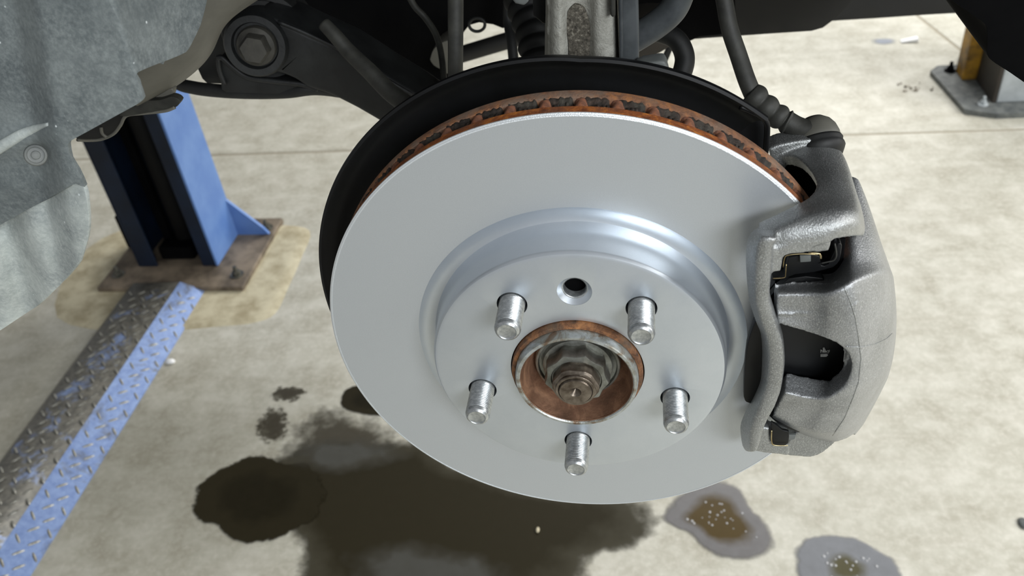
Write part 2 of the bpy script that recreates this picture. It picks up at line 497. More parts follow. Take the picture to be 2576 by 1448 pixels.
def grid_obj(rows_, thick, sub=2, crow={}, ccol={}, border=0.0):
    """smooth control cage -> thick shell, returned as evaluated mesh"""
    bm = bmesh.new()
    V = [[None if q is None else bm.verts.new(P(*q)) for q in r_] for r_ in rows_]
    for a, b in zip(V, V[1:]):
        for i in range(len(a) - 1):
            q = (a[i], a[i + 1], b[i + 1], b[i])
            if None in q: continue
            bm.faces.new(q)
    cl = bm.edges.layers.float.get('crease_edge') or bm.edges.layers.float.new('crease_edge')
    for e in bm.edges:
        if len(e.link_faces) == 1: e[cl] = border
    for i, r_ in enumerate(V):
        for j, v in enumerate(r_):
            if v is None: continue
            if i in crow and j + 1 < len(r_) and r_[j + 1]:
                e = bm.edges.get((v, r_[j + 1]))
                if e: e[cl] = max(e[cl], crow[i])
            if j in ccol and i + 1 < len(V) and V[i + 1][j]:
                e = bm.edges.get((v, V[i + 1][j]))
                if e: e[cl] = max(e[cl], ccol[j])
    face_cam(bm)
    o = bpy.data.objects.new('tmp', raw_mesh(bm)); S.collection.objects.link(o)
    s = o.modifiers.new('s', 'SUBSURF'); s.levels = sub; s.render_levels = sub
    m = o.modifiers.new('solid', 'SOLIDIFY'); m.thickness = thick; m.offset = -1
    bake(o); me = o.data; bpy.data.objects.remove(o); return me
def fuse(name, meshes, mat, parent, voxel=0.0012, smooth=6, fac=0.5, label=None):
    """union of closed solids into one casting with soft inner corners"""
    bm = bmesh.new()
    for me in meshes:
        bm.from_mesh(me); bpy.data.meshes.remove(me)
    o = link(name, raw_mesh(bm), mat, parent, label=label)
    r = o.modifiers.new('r', 'REMESH'); r.mode = 'VOXEL'; r.voxel_size = voxel
    s = o.modifiers.new('s', 'SMOOTH'); s.iterations = smooth; s.factor = fac
    bake(o)
    if not o.data.materials: o.data.materials.append(MT[mat])
    for p in o.data.polygons: p.use_smooth = True
    return o
def bmm(bm):
    bmesh.ops.recalc_face_normals(bm, faces=bm.faces); return raw_mesh(bm)

# ================================================================== the floor
floor = thing('floor', (0, 0, 0), 'beige concrete workshop floor of large slabs with oil stains', None, kind='structure')
ys_ = [-4.0, -0.8, 2.325, 5.45, 9.0]
def xedge(i, y):                                # the long joints run a little askew behind the cross joint
    base = [-8.0, -5.6, -2.6, 1.6, 4.6, 8.0][i]
    return base if y <= 2.33 or i in (0, 5) else base - 0.24 - 0.205 * (y - 2.32)
for i in range(5):
    for j in range(4):
        ya, yb = ys_[j] + 0.005, ys_[j + 1] - 0.005
        bm = bmesh.new()
        e_ = 2.34 if j > 1 else 0
        cs = [(xedge(i, max(ya, e_)) + 0.005, ya), (xedge(i + 1, max(ya, e_)) - 0.005, ya), (xedge(i + 1, yb if j > 1 else 0) - 0.005, yb), (xedge(i, yb if j > 1 else 0) + 0.005, yb)]
        lo = [bm.verts.new((x, y, -0.12)) for x, y in cs]; hi = [bm.verts.new((x, y, 0)) for x, y in cs]
        bm.faces.new(hi); bm.faces.new(lo[::-1])
        for k in range(4): bm.faces.new((lo[k], lo[(k + 1) % 4], hi[(k + 1) % 4], hi[k]))
        bmesh.ops.bevel(bm, geom=[e for e in bm.edges if e.verts[0].co.z == 0 and e.verts[1].co.z == 0], offset=0.003, segments=1, affect='EDGES')
        link('concrete_slab', mesh_of(bm), 'concrete', floor, smooth=False)
link('joint_filler', mesh_of(box_bm(-8, 8, -4, 9, -0.14, -0.002)), 'joint_filler', floor, smooth=False)

# grout bed round the foot of the blue column
def flat_patch(name, poly, z, mat, edge=True, smooth=4, thick=0.0, parent=None):
    o2 = smooth_poly(poly, smooth, tight=False)
    pts = [G(q.x, q.y, z) for q in o2]
    c = sum(pts, Vector()) / len(pts)
    bm = bmesh.new(); K = 10
    lay = bm.verts.layers.float.new('edge')
    cv = bm.verts.new(c); cv[lay] = 1.0
    rings = []
    for k in range(1, K + 1):
        f = k / K; ring = []
        for q in pts:
            v = bm.verts.new(c + (q - c) * f); v[lay] = 1 - f; ring.append(v)
        rings.append(ring)
    n = len(pts)
    for i in range(n):
        bm.faces.new((cv, rings[0][i], rings[0][(i + 1) % n]))
        for k in range(K - 1): bm.faces.new((rings[k][i], rings[k + 1][i], rings[k + 1][(i + 1) % n], rings[k][(i + 1) % n]))
    for f in bm.faces:
        if f.normal.z < 0: f.normal_flip()
    bm.normal_update()
    for f in bm.faces:
        if f.normal.z < 0: f.normal_flip()
    if thick:
        for v in rings[-1]: v.co.z -= thick
        for v in rings[-2]: pass
    me = raw_mesh(bm)
    return link(name, me, mat, parent)
g = flat_patch('grout_bed', [(120, 800), (180, 640), (330, 560), (560, 560), (700, 556), (790, 570), (770, 640), (735, 720), (700, 790), (640, 815), (540, 825), (330, 840)], 0.006, 'grout', thick=0.012)
tag(g, 'pale irregular grout patch round the foot of the blue lift column', 'grout')

# ------------------------------------------------------------------ oil stains, painted shade and sheen
st = [
    ('shade_patch', [(-300, 900), (100, 780), (500, 860), (900, 900), (1000, 1100), (900, 1400), (700, 1650), (100, 1800), (-400, 1600)], 'floor_shade', 'broad faint painted shade darkening the floor at the lower left', 0.0006),
    ('oil_stain', [(470, 1272), (500, 1215), (545, 1175), (600, 1150), (660, 1138), (720, 1160), (790, 1165), (830, 1230), (815, 1300), (740, 1345), (660, 1372), (575, 1362), (535, 1325), (495, 1308)], 'oil_dark', 'very dark oil stain at the left end of the spill', 0.0022),
    ('oil_stain', [(640, 1150), (780, 1105), (900, 1095), (1040, 1095), (1200, 1170), (1420, 1220), (1620, 1240), (1700, 1300), (1640, 1385), (1530, 1420), (1490, 1520), (1300, 1600), (900, 1620), (740, 1560), (700, 1450), (700, 1370), (640, 1290)], 'oil_brown', 'broad brown oil spill under the bottom of the brake disc', 0.0014),
    ('oil_stain', [(850, 1010), (870, 975), (930, 968), (985, 990), (1010, 1040), (940, 1045), (880, 1035)], 'oil_dark', 'small dark oil blot beside the left rim of the brake disc', 0.0018),
    ('oil_stain', [(690, 1130), (735, 1050), (820, 1015), (930, 1040), (1020, 1090), (1080, 1150), (960, 1190), (800, 1200), (700, 1180)], 'oil_damp', 'mottled grey damp patch above the dark spill', 0.0010),
    ('oil_stain', [(640, 1070), (680, 1020), (720, 1030), (730, 1080), (700, 1115), (655, 1110)], 'oil_spatter', 'faint speckled oil spatter left of the disc', 0.0010),
    ('oil_stain', [(676, 1000), (690, 975), (730, 968), (772, 975), (765, 1000), (720, 1012)], 'oil_spatter', 'tiny smear of dark drips furthest left of the brake disc', 0.0010),
    ('sheen_patch', [(840, 1420), (900, 1370), (1000, 1350), (1120, 1370), (1260, 1400), (1330, 1480), (1200, 1560), (900, 1560)], 'painted_sheen', 'greyish painted sheen over the lower edge of the brown oil spill', 0.0026),
    ('sheen_patch', [(700, 1150), (760, 1105), (880, 1095), (1000, 1110), (1040, 1150), (940, 1185), (800, 1195)], 'painted_sheen', 'greyish painted sheen along the upper edge of the brown oil spill', 0.0026),
    ('oil_puddle', [(1655, 1290), (1690, 1250), (1740, 1215), (1800, 1200), (1860, 1215), (1895, 1275), (1940, 1320), (1962, 1370), (1930, 1408), (1850, 1412), (1780, 1395), (1725, 1345), (1672, 1318)], 'puddle_ring', 'brown oil puddle with a grey halo right of the disc bottom', 0.0020),
    ('oil_puddle', [(1990, 1390), (2010, 1355), (2070, 1338), (2150, 1345), (2200, 1375), (2260, 1410), (2290, 1480), (2240, 1540), (2100, 1540), (2010, 1480)], 'puddle_grey', 'grey sheened oil puddle with bubbles at the bottom edge', 0.0020),
]
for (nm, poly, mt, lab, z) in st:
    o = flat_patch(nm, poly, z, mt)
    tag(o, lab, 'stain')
    if nm == 'oil_puddle':
        bm = bmesh.new(); cx = sum(p[0] for p in poly) / len(poly); cy = sum(p[1] for p in poly) / len(poly)
        for k in range(26):
            a = random.uniform(0, 2 * PI); rr = random.uniform(0.1, 0.62)
            q = poly[int(a / (2 * PI) * len(poly)) % len(poly)]
            c = G(cx + (q[0] - cx) * rr + random.uniform(-14, 14), min(cy + (q[1] - cy) * rr + random.uniform(-10, 10), 1470), z)
            s_ = random.uniform(0.0012, 0.0034)
            bmesh.ops.create_icosphere(bm, subdivisions=2, radius=s_, matrix=Matrix.Translation(c) @ Matrix.Diagonal((1, 1, 0.6, 1)))
        link('bubbles', raw_mesh(bm), 'bubble', o, kind='stuff')

# ================================================================== lift column, blue
def bolt_at(x, y, z, r, h, parent, mat='dull_steel', name='anchor_bolt'):
    bm = bmesh.new()
    bmesh.ops.create_cone(bm, cap_ends=True, segments=24, radius1=r * 1.7, radius2=r * 1.7, depth=0.003, matrix=Matrix.Translation((x, y, z + 0.0015)))
    bmesh.ops.create_cone(bm, cap_ends=True, segments=6, radius1=r, radius2=r, depth=h * 0.5, matrix=Matrix.Translation((x, y, z + h * 0.25)))
    bmesh.ops.create_cone(bm, cap_ends=True, segments=16, radius1=r * 0.55, radius2=r * 0.5, depth=h, matrix=Matrix.Translation((x, y, z + h * 0.5)))
    return link(name, raw_mesh(bm), mat, parent, smooth=False)
col = thing('lift_column', (-1.38, 1.69, 0), 'blue steel vehicle lift column with a dark open channel on a bolted plate', 'lift column')
TOP = 2.6
x0, x1, y0, y1 = -1.512, -1.25, 1.60, 1.775
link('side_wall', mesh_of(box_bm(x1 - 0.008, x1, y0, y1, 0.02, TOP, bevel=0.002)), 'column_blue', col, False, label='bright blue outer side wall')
link('side_wall', mesh_of(box_bm(x0, x0 + 0.008, y0, y1, 0.02, TOP, bevel=0.002)), 'column_shaded', col, False)
link('back_wall', mesh_of(box_bm(x0 + 0.008, x1 - 0.008, y1 - 0.008, y1, 0.02, TOP)), 'column_shaded', col, False)
link('front_flange', mesh_of(box_bm(x1 - 0.050, x1 - 0.008, y0, y0 + 0.008, 0.02, TOP, bevel=0.002)), 'column_shaded', col, False, label='blue flange painted dark for shade')
link('front_flange', mesh_of(box_bm(x0 + 0.008, x0 + 0.062, y0, y0 + 0.008, 0.02, TOP, bevel=0.002)), 'column_shaded', col, False, label='blue flange painted dark for shade')
link('cylinder_tube', mesh_of(tube_bm([Vector((-1.375, 1.69, 0.03)), Vector((-1.375, 1.69, TOP))], 0.030, 20, 1)), 'dark_plastic', col)
link('lift_chain', mesh_of(box_bm(-1.44, -1.415, 1.67, 1.69, 0.03, TOP)), 'under_black', col, False)
link('pulley_block', mesh_of(box_bm(-1.44, -1.33, 1.62, 1.70, 0.03, 0.075, bevel=0.006)), 'under_black', col, False)
link('base_plate', mesh_of(box_bm(-1.60, -1.132, 1.495, 1.86, 0.0, 0.02, bevel=0.004)), 'plate_rust', col, False, label='brown rusty base plate')
# gusset
bm = bmesh.new()
vs = [bm.verts.new(q) for q in ((x1, 1.765, 0.02), (-1.145, 1.765, 0.02), (-1.16, 1.765, 0.045), (x1, 1.765, 0.15), (x1, 1.775, 0.02), (-1.145, 1.775, 0.02), (-1.16, 1.775, 0.045), (x1, 1.775, 0.15))]
for f in ((0, 1, 2, 3), (7, 6, 5, 4), (0, 4, 5, 1), (1, 5, 6, 2), (2, 6, 7, 3), (3, 7, 4, 0)): bm.faces.new([vs[i] for i in f])
link('gusset', mesh_of(bm), 'column_blue', col, False)
link('stop_bracket', mesh_of(box_bm(-1.60, x0, 1.70, 1.76, 0.02, 0.14, bevel=0.005)), 'under_black', col, False)
for (bx, by) in ((-1.172, 1.555), (-1.165, 1.80), (-1.56, 1.56)):
    bolt_at(bx, by, 0.02, 0.012, 0.03, col)

# ------------------------------------------------------------------ floor cable cover of tread plate
rp = thing('cable_cover', (-1.38, 0.5, 0), 'long worn blue tread plate cable cover lying towards the blue column', 'cable cover')
def prism_y(prof, ya, yb, bm=None):
    bm = bm or bmesh.new()
    A = [bm.verts.new((x, ya, z)) for x, z in prof]; B = [bm.verts.new((x, yb, z)) for x, z in prof]
    n = len(prof)
    for i in range(n): bm.faces.new((A[i], A[(i + 1) % n], B[(i + 1) % n], B[i]))
    bm.faces.new(A[::-1]); bm.faces.new(B); return bm
YA, YB = -1.2, 1.50
bm = prism_y([(-1.515, 0.0), (-1.475, 0.034), (-1.325, 0.038), (-1.325, 0.032), (-1.47, 0.028), (-1.505, 0.0)], YA, YB)
bmesh.ops.bevel(bm, geom=[e for e in bm.edges if abs(e.verts[0].co.y - e.verts[1].co.y) > 1], offset=0.002, segments=2, affect='EDGES')
tp = link('top_plate', mesh_of(bm), 'tread_worn', rp, label='worn grey tread plate top')
bm = prism_y([(-1.325, 0.038), (-1.249, 0.003), (-1.249, 0.0), (-1.255, 0.0), (-1.325, 0.032)], YA, YB)
sp_ = link('sloping_plate', mesh_of(bm), 'tread_blue', rp, False, label='blue sloping tread plate side')
# lugs
bm = bmesh.new(); bm2 = bmesh.new()
def lug(b, c, n, d, L=0.027, W=0.0065, H=0.0024):
    s_ = n.cross(d)
    pts = []
    for k in range(10):
        a = 2 * PI * k / 10; pts.append((L / 2 * math.cos(a), W / 2 * math.sin(a)))
    lo = [b.verts.new(c + d * x + s_ * y) for x, y in pts]
    hi = [b.verts.new(c + d * x * 0.6 + s_ * y * 0.5 + n * H) for x, y in pts]
    for k in range(10): b.faces.new((lo[k], lo[(k + 1) % 10], hi[(k + 1) % 10], hi[k]))
    b.faces.new(hi)
nS = Vector((0.035, 0, 0.076)).normalized()
k = 0; yy = 0.25
while yy < YB - 0.02:
    for j in range(5):
        x = -1.460 + j * 0.036 + (0.018 if k % 2 else 0)
        if x < -1.333:
            d = Vector((1, 1 if (j + k) % 2 else -1, 0.02)).normalized(); lug(bm, Vector((x, yy, 0.0345 + (x + 1.475) * 0.0267)), Vector((0, 0, 1)), d)
    for j in range(3):
        x = -1.308 + j * 0.032 + (0.016 if k % 2 else 0)
        if x < -1.256:
            z = 0.038 - (x + 1.325) * 0.46
            tdir = Vector((0.076, 0, -0.035)).normalized()
            d = (tdir + Vector((0, 1 if (j + k) % 2 else -1, 0))).normalized(); lug(bm2, Vector((x, yy, z)), nS, d)
    yy += 0.030; k += 1
link('tread_lugs', mesh_of(bm), 'lug_steel', tp, kind='stuff')
link('tread_lugs', mesh_of(bm2), 'lug_steel', sp_, kind='stuff')

# ------------------------------------------------------------------ yellow lift column far right
yc = thing('lift_column', (1.3, 2.8, 0), 'far yellow and grey lift column with a white box foot at the right', 'lift column')
c0 = G(2345, 200); c1 = G(2432, 290)
bm = bmesh.new()
A = [Vector((1.066, 2.75, 0)), Vector((1.10, 2.44, 0)), Vector((1.19, 2.40, 0)), Vector((1.75, 2.40, 0)), Vector((1.75, 2.80, 0)), Vector((1.10, 2.79, 0))]
lo = [bm.verts.new(q) for q in A]; hi = [bm.verts.new(q + Vector((0, 0, 0.018))) for q in A]
n = len(A)
for i in range(n): bm.faces.new((lo[i], lo[(i + 1) % n], hi[(i + 1) % n], hi[i]))
bm.faces.new(hi); bm.faces.new(lo[::-1])
link('base_plate', mesh_of(bm), 'dusty_grey', yc, False, label='grey base plate')
link('corner_post', mesh_of(box_bm(1.148, 1.205, 2.66, 2.74, 0.018, 2.4, bevel=0.004)), 'yellow_paint', yc, False, label='chipped yellow corner post')
link('column_body', mesh_of(box_bm(1.205, 1.50, 2.60, 2.9, 0.018, 2.4, bevel=0.004)), 'dusty_grey', yc, False)
link('box_side', mesh_of(box_bm(1.195, 1.21, 2.48, 2.66, 0.018, 0.32, bevel=0.003)), 'box_dark', yc, False, label='dark side sheet')
link('box_front', mesh_of(box_bm(1.21, 1.60, 2.48, 2.60, 0.018, 0.30, bevel=0.004)), 'box_grey', yc, False, label='pale grey box front')
bolt_at(1.13, 2.79 - 0.05, 0.018, 0.012, 0.035, yc, 'under_black'); bolt_at(1.165, 2.47, 0.018, 0.010, 0.03, yc, 'box_grey')

# ------------------------------------------------------------------ litter
c = G(2287, 104, 0)
bm = box_bm(c.x - 0.032, c.x + 0.032, c.y - 0.016, c.y + 0.016, 0.0, 0.010, bevel=0.004)
for v in bm.verts: v.co.z += 0.006 * math.sin((v.co.x - c.x) * 40) * (v.co.z > 0.005)
tag(link('paper_scrap', mesh_of(bm), 'paper_white', None), 'crumpled white paper scrap on the far floor at the right', 'paper')
c = G(430, 912, 0)
bm = bmesh.new(); bmesh.ops.create_icosphere(bm, subdivisions=2, radius=0.009, matrix=Matrix.Translation(c + Vector((0, 0, 0.005))) @ Matrix.Diagonal((1.5, 1, 0.7, 1)))
for v in bm.verts: v.co += Vector((random.uniform(-1, 1), random.uniform(-1, 1), 0)) * 0.0015
tag(link('pebble', mesh_of(bm), 'paper_white', None), 'small white pebble on the floor beside the blue cable cover', 'pebble')
c = G(1353, 1335, 0)
bm = bmesh.new(); bmesh.ops.create_icosphere(bm, subdivisions=2, radius=0.004, matrix=Matrix.Translation(c + Vector((0, 0, 0.004))) @ Matrix.Diagonal((1, 1.8, 0.7, 1)))
tag(link('pebble', mesh_of(bm), 'grout', None), 'tiny beige chip lying in the dark oil spill', 'pebble')
c = G(2574, 1318, 0)
bm = bmesh.new(); bmesh.ops.create_icosphere(bm, subdivisions=2, radius=0.010, matrix=Matrix.Translation(c + Vector((0, 0, 0.003))) @ Matrix.Diagonal((1, 1.4, 0.4, 1)))
tag(link('pebble', mesh_of(bm), 'dusty_grey', None), 'grey pebble on the floor at the right edge', 'pebble')
c = G(2225, 104, 0.001)
tag(flat_patch('floor_stain', [(2190, 98), (2230, 95), (2258, 99), (2258, 109), (2225, 113), (2192, 109)], 0.0015, 'blue_stain'), 'faint bluish stain on the far floor left of the paper', 'stain')
c = G(2305, 218, 0)
bm = bmesh.new()
for k in range(14):
    q = c + Vector((random.uniform(-0.06, 0.06), random.uniform(-0.04, 0.04), 0.004))
    bmesh.ops.create_icosphere(bm, subdivisions=1, radius=random.uniform(0.002, 0.005), matrix=Matrix.Translation(q) @ Matrix.Diagonal((1.5, 1, 0.6, 1)))
o = tag(link('dirt_crumbs', raw_mesh(bm), 'plate_rust', None), 'brown dirt crumbs beside the yellow column foot', 'dirt'); o['kind'] = 'stuff'

# ================================================================== brake disc
disc = thing('brake_disc', (0, 0.012, HH), 'large silver coated ventilated brake disc with rusty edge', 'brake disc')
R0 = 0.150; YH = -0.0227; RH = 0.0825
BH = 0.038
# outer friction ring with groove and hat in one turned piece; holes are cut in the hat
def ring_part(name, prof, mat, n=256, parent=disc, label=None, deg=35):
    o = link(name, mesh_of(lathe_bm(prof, n)), mat, parent, label=label)
    sharp(o, deg); return o
fr = ring_part('friction_ring', [(0.0960, 0.0), (0.1493, 0.0), (0.1493, 0.006), (0.0930, 0.006), (0.0930, 0.004), (0.0953, 0.0006)], 'disc_coating')
ring_part('machined_edge', [(0.1484, -0.0002), (0.1490, -0.0001), (0.1500, 0.0007), (0.1501, 0.0013), (0.1484, 0.0012)], 'bright_edge', label='bright bare metal edge')
ring_part('outer_rim', [(0.1493, 0.0012), (0.1500, 0.0012), (0.1499, 0.0076), (0.1460, 0.0082), (0.12, 0.0082), (0.12, 0.006), (0.1493, 0.006)], 'rust_orange', label='orange rusty outer rim')
ring_part('inner_rim', [(0.12, 0.0180), (0.1470, 0.0180), (0.1495, 0.0186), (0.1500, 0.0195), (0.1500, 0.0250), (0.1490, 0.0262), (0.12, 0.0262)], 'rust_brown', label='brown rusty inner rim')
NV = 51
def vent_rf(r, a, y):
    if r < 0.135: return r
    p = (a / (2 * PI) * NV - 0.30) % 1.0                       # 0 at each vane
    pit = math.exp(-((p - 0.17) / 0.055) ** 2)
    return r - 0.009 * pit + 0.0004 * math.sin(a * 211) + 0.0003 * math.sin(a * 347 + y * 900)
link('vent_core', mesh_of(lathe_bm([(0.1452, 0.0077), (0.1460, 0.010), (0.1466, 0.013), (0.1474, 0.0155), (0.1486, 0.0172), (0.1493, 0.0184), (0.1485, 0.0190), (0.13, 0.0190), (0.13, 0.0077)], NV * 18, rf=vent_rf)), 'rust_dark', disc, label='dark scaly rust inside the vents')
def vane_mesh():
    bm = bmesh.new(); N = 8
    rings = []
    for (rr, w_) in ((0.128, 0.0024), (0.142, 0.0030), (0.1474, 0.0032), (0.1490, 0.0022), (0.1497, 0.0008)):
        ring = []
        for k in range(N):
            u = -1 + 2 * k / (N - 1)
            ww = w_ * (1 + 0.9 * u * u * u * u - 0.35 * u)
            ring.append((rr - 0.0008 * abs(u), ww, 0.013 + u * 0.0062))
        L = [bm.verts.new((a, -b, c)) for a, b, c in ring]; Rr = [bm.verts.new((a, b, c)) for a, b, c in ring]
        rings.append(L + Rr[::-1])
    M = 2 * N
    for a, b in zip(rings, rings[1:]):
        for k in range(M): bm.faces.new((a[k], a[(k + 1) % M], b[(k + 1) % M], b[k]))
    bm.faces.new(rings[-1])
    for v in bm.verts:                                # local: x radial, y tangential, z axial -> later rotated
        v.co = Vector((v.co.x, v.co.z, v.co.y))
    return mesh_of(bm)
vm = vane_mesh()
NV = 51
for i in range(NV):
    o = link('vane', vm, 'vane_rust', None)
    o.parent = disc; o.location = Vector((0, -0.012, 0))
    o.rotation_euler = (0, -(2 * PI * (i + 0.30) / NV), 0)
# scaly lumps between the vanes (counted only as texture of the vents)
bm = bmesh.new()
for i in range(NV):
    for k in range(9):
        a = 2 * PI * (i + 0.30 + 0.28 + 0.055 * k) / NV
        rr = 0.1458 + random.uniform(-0.0010, 0.0008)
        y_ = 0.0132 + random.uniform(-0.0015, 0.0016)
        bmesh.ops.create_icosphere(bm, subdivisions=1, radius=0.0025, matrix=Matrix.Translation((rr * math.cos(a), y_, HH + rr * math.sin(a))) @ Matrix.Rotation(-a, 4, 'Y') @ Matrix.Diagonal((0.9, 1.05, 0.5, 1)))
link('rust_scale', raw_mesh(bm), 'rust_dark', disc, kind='stuff')

# hat
prof = [(BH, YH), (0.0800, YH), (0.0818, YH + 0.0006), (0.0828, YH + 0.0018), (0.0832, YH + 0.003), (0.0843, -0.0045), (0.0849, -0.0008), (0.0862, 0.0016), (0.0885, 0.0024), (0.0920, 0.0020), (0.0945, 0.0010), (0.0960, -0.0001),
        (0.0962, 0.0058), (0.078, 0.0058), (0.078, YH + 0.008), (BH, YH + 0.008)]
hat = link('hat', mesh_of(lathe_bm(prof, 256)), 'hat_coating', disc)
PH = math.radians(-2.5); PCD = 0.0589
SA = [math.radians(-90 + 72 * k) + PH for k in range(5)]
cut = bmesh.new()
for a in SA:
    lathe_bm([(0.0084, YH - 0.01), (0.0084, YH + 0.02)], 40, PCD * math.cos(a), PCD * math.sin(a), closed=False, bm=cut)
hx, hz = P(1445, 733, YH).x, P(1445, 733, YH).z - HH
lathe_bm([(0.0098, YH - 0.003), (0.0093, YH + 0.0002), (0.0068, YH + 0.0032), (0.0068, YH + 0.02)], 48, hx, hz, closed=False, bm=cut)
bmesh.ops.holes_fill(cut, edges=cut.edges, sides=0)
cut_o = bpy.data.objects.new('cut', mesh_of(cut)); S.collection.objects.link(cut_o)
b_ = hat.modifiers.new('b', 'BOOLEAN'); b_.object = cut_o; b_.operation = 'DIFFERENCE'; b_.solver = 'EXACT'
bake(hat); bpy.data.objects.remove(cut_o)
for p in hat.data.polygons: p.use_smooth = True
sharp(hat, 28)
# threads in the countersunk hole
pr = [(0.0072, YH + 0.0028)]
for k in range(12):
    yy = YH + 0.003 + k * 0.0011
    pr += [(0.0066, yy + 0.0003), (0.0060, yy + 0.0006), (0.0066, yy + 0.0010)]
pr += [(0.0072, YH + 0.018)]
link('threaded_insert', mesh_of(lathe_bm(pr, 40, hx, hz)), 'zinc', disc, label='threaded retaining screw hole')
lathe = lathe_bm([(0.0001, YH + 0.0175), (0.0074, YH + 0.0175), (0.0074, YH + 0.019), (0.0001, YH + 0.019)], 24, hx, hz)
link('hole_bottom', mesh_of(lathe), 'under_black', disc)

# ================================================================== hub
hub = thing('wheel_hub', (0, -0.01, HH), 'wheel hub centre with rusty lip, crown nut and five studs', 'wheel hub')
link('hub_flange', mesh_of(lathe_bm([(0.03, YH + 0.0085), (0.076, YH + 0.0085), (0.076, YH + 0.017), (0.03, YH + 0.017)], 96)), 'under_black', hub)
ring_part('pilot_ring', [(0.0300, YH + 0.014), (0.0372, YH + 0.014), (0.0373, YH - 0.0018), (0.0368, YH - 0.0034), (0.0350, YH - 0.0040), (0.0345, YH - 0.0030), (0.0345, YH + 0.004), (0.0300, YH + 0.004)], 'ring_rust', 160, hub, 'rusty locating ring')
ring_part('pilot_lip', [(0.0345, YH + 0.006), (0.0348, YH - 0.004), (0.0344, YH - 0.0088), (0.0338, YH - 0.0098), (0.0324, YH - 0.0100), (0.0317, YH - 0.0094), (0.0316, YH - 0.004), (0.0330, YH + 0.006)], 'hub_rim', 160, hub, 'scraped grey hub lip')
ring_part('hub_bowl', [(0.0318, YH - 0.0092), (0.0308, YH - 0.004), (0.0288, YH + 0.004), (0.0262, YH + 0.0095), (0.0240, YH + 0.011), (0.0240, YH + 0.014), (0.0315, YH + 0.014), (0.0328, YH + 0.002), (0.0315, YH - 0.0088)], 'hub_copper', 160, hub, 'copper coloured rusty bowl')
ring_part('bearing_ring', [(0.0246, YH + 0.012), (0.0246, YH + 0.006), (0.0240, YH + 0.0045), (0.0228, YH + 0.0042), (0.0222, YH + 0.006), (0.0205, YH + 0.0065), (0.0198, YH + 0.0035), (0.0185, YH + 0.003), (0.008, YH + 0.003), (0.008, YH + 0.012)], 'nut_steel', 120, hub)
def scallop(r, a, y):
    if r < 0.0145: return r
    k = abs(math.sin(4.5 * (a + 0.15)))
    return r * (1 - 0.105 * (1 - k) ** 0.6 * 0 - 0.10 * k)
#ring_part('crown_nut', [(0.012, YH + 0.003), (0.0182, YH + 0.003), (0.0190, YH - 0.0010), (0.0186, YH - 0.0065), (0.0180, YH - 0.0072), (0.0142, YH - 0.0076), (0.0136, YH - 0.0068), (0.012, YH - 0.0068)], 'nut_steel', 9, hub, 'scalloped crown ring of the nut') if False else None
bm = lathe_bm([(0.010, YH + 0.003), (0.0182, YH + 0.003), (0.0192, YH - 0.0010), (0.0188, YH - 0.0062), (0.0182, YH - 0.0070), (0.0144, YH - 0.0074), (0.0138, YH - 0.0064), (0.010, YH - 0.0064)], 144, rf=scallop)
o = link('crown_ring', mesh_of(bm), 'nut_steel', hub, label='scalloped ring of the nut'); sharp(o, 35)
def hexr(r, a, y):
    if r < 0.0098 or y < YH - 0.0150: return r
    q = (a + 0.1) % (PI / 3) - PI / 6
    return r * 0.985 * min(1.06, 1 / math.cos(q)) * 0.955
o = link('hex_nut', mesh_of(lathe_bm([(0.0094, YH - 0.004), (0.0132, YH - 0.004), (0.0134, YH - 0.0060), (0.0132, YH - 0.0130), (0.0122, YH - 0.0143), (0.0113, YH - 0.0146), (0.0112, YH - 0.0158), (0.0108, YH - 0.0163), (0.0097, YH - 0.0163), (0.0094, YH - 0.0155)], 144, rf=hexr)), 'spindle_steel', hub); sharp(o, 30)
o = link('spindle_end', mesh_of(lathe_bm([(0.0094, YH - 0.005), (0.0094, YH - 0.0162), (0.0088, YH - 0.0173), (0.0034, YH - 0.0172), (0.0029, YH - 0.0166), (0.0002, YH - 0.0140), (0.0002, YH - 0.005)], 96)), 'spindle_steel', hub, label='brown spindle end with a centre dimple'); sharp(o, 30)
# studs
YT = -0.0454
def stud_mesh():
    pr = [(0.0072, 0.010), (0.0072, 0.001)]
    y = 0.0; yend = (YT - YH) + 0.0034
    while y > yend:
        pr += [(0.0071, y - 0.0001), (0.00640, y - 0.0006), (0.0071, y - 0.0011)]
        y -= 0.00125
    pr += [(0.0070, y - 0.0002), (0.0066, y - 0.0010), (0.0064, y - 0.0018), (0.0056, YT - YH + 0.0005), (0.0051, YT - YH), (0.0048, YT - YH + 0.0003), (0.0040, YT - YH + 0.0006), (0.0001, YT - YH + 0.0007), (0.0001, 0.010)]
    bm = lathe_bm(pr, 48)
    for v in bm.verts: v.co.z -= HH
    return mesh_of(bm)
sm = stud_mesh()
for k, a in enumerate(SA):
    o = link('wheel_stud', sm, 'zinc', None); o.parent = hub
    if k == 0: sharp(o, 50)
    o.location = Vector((PCD * math.cos(a), YH + 0.01, PCD * math.sin(a)))
    o.rotation_euler = (0, 0.7 * k, 0)

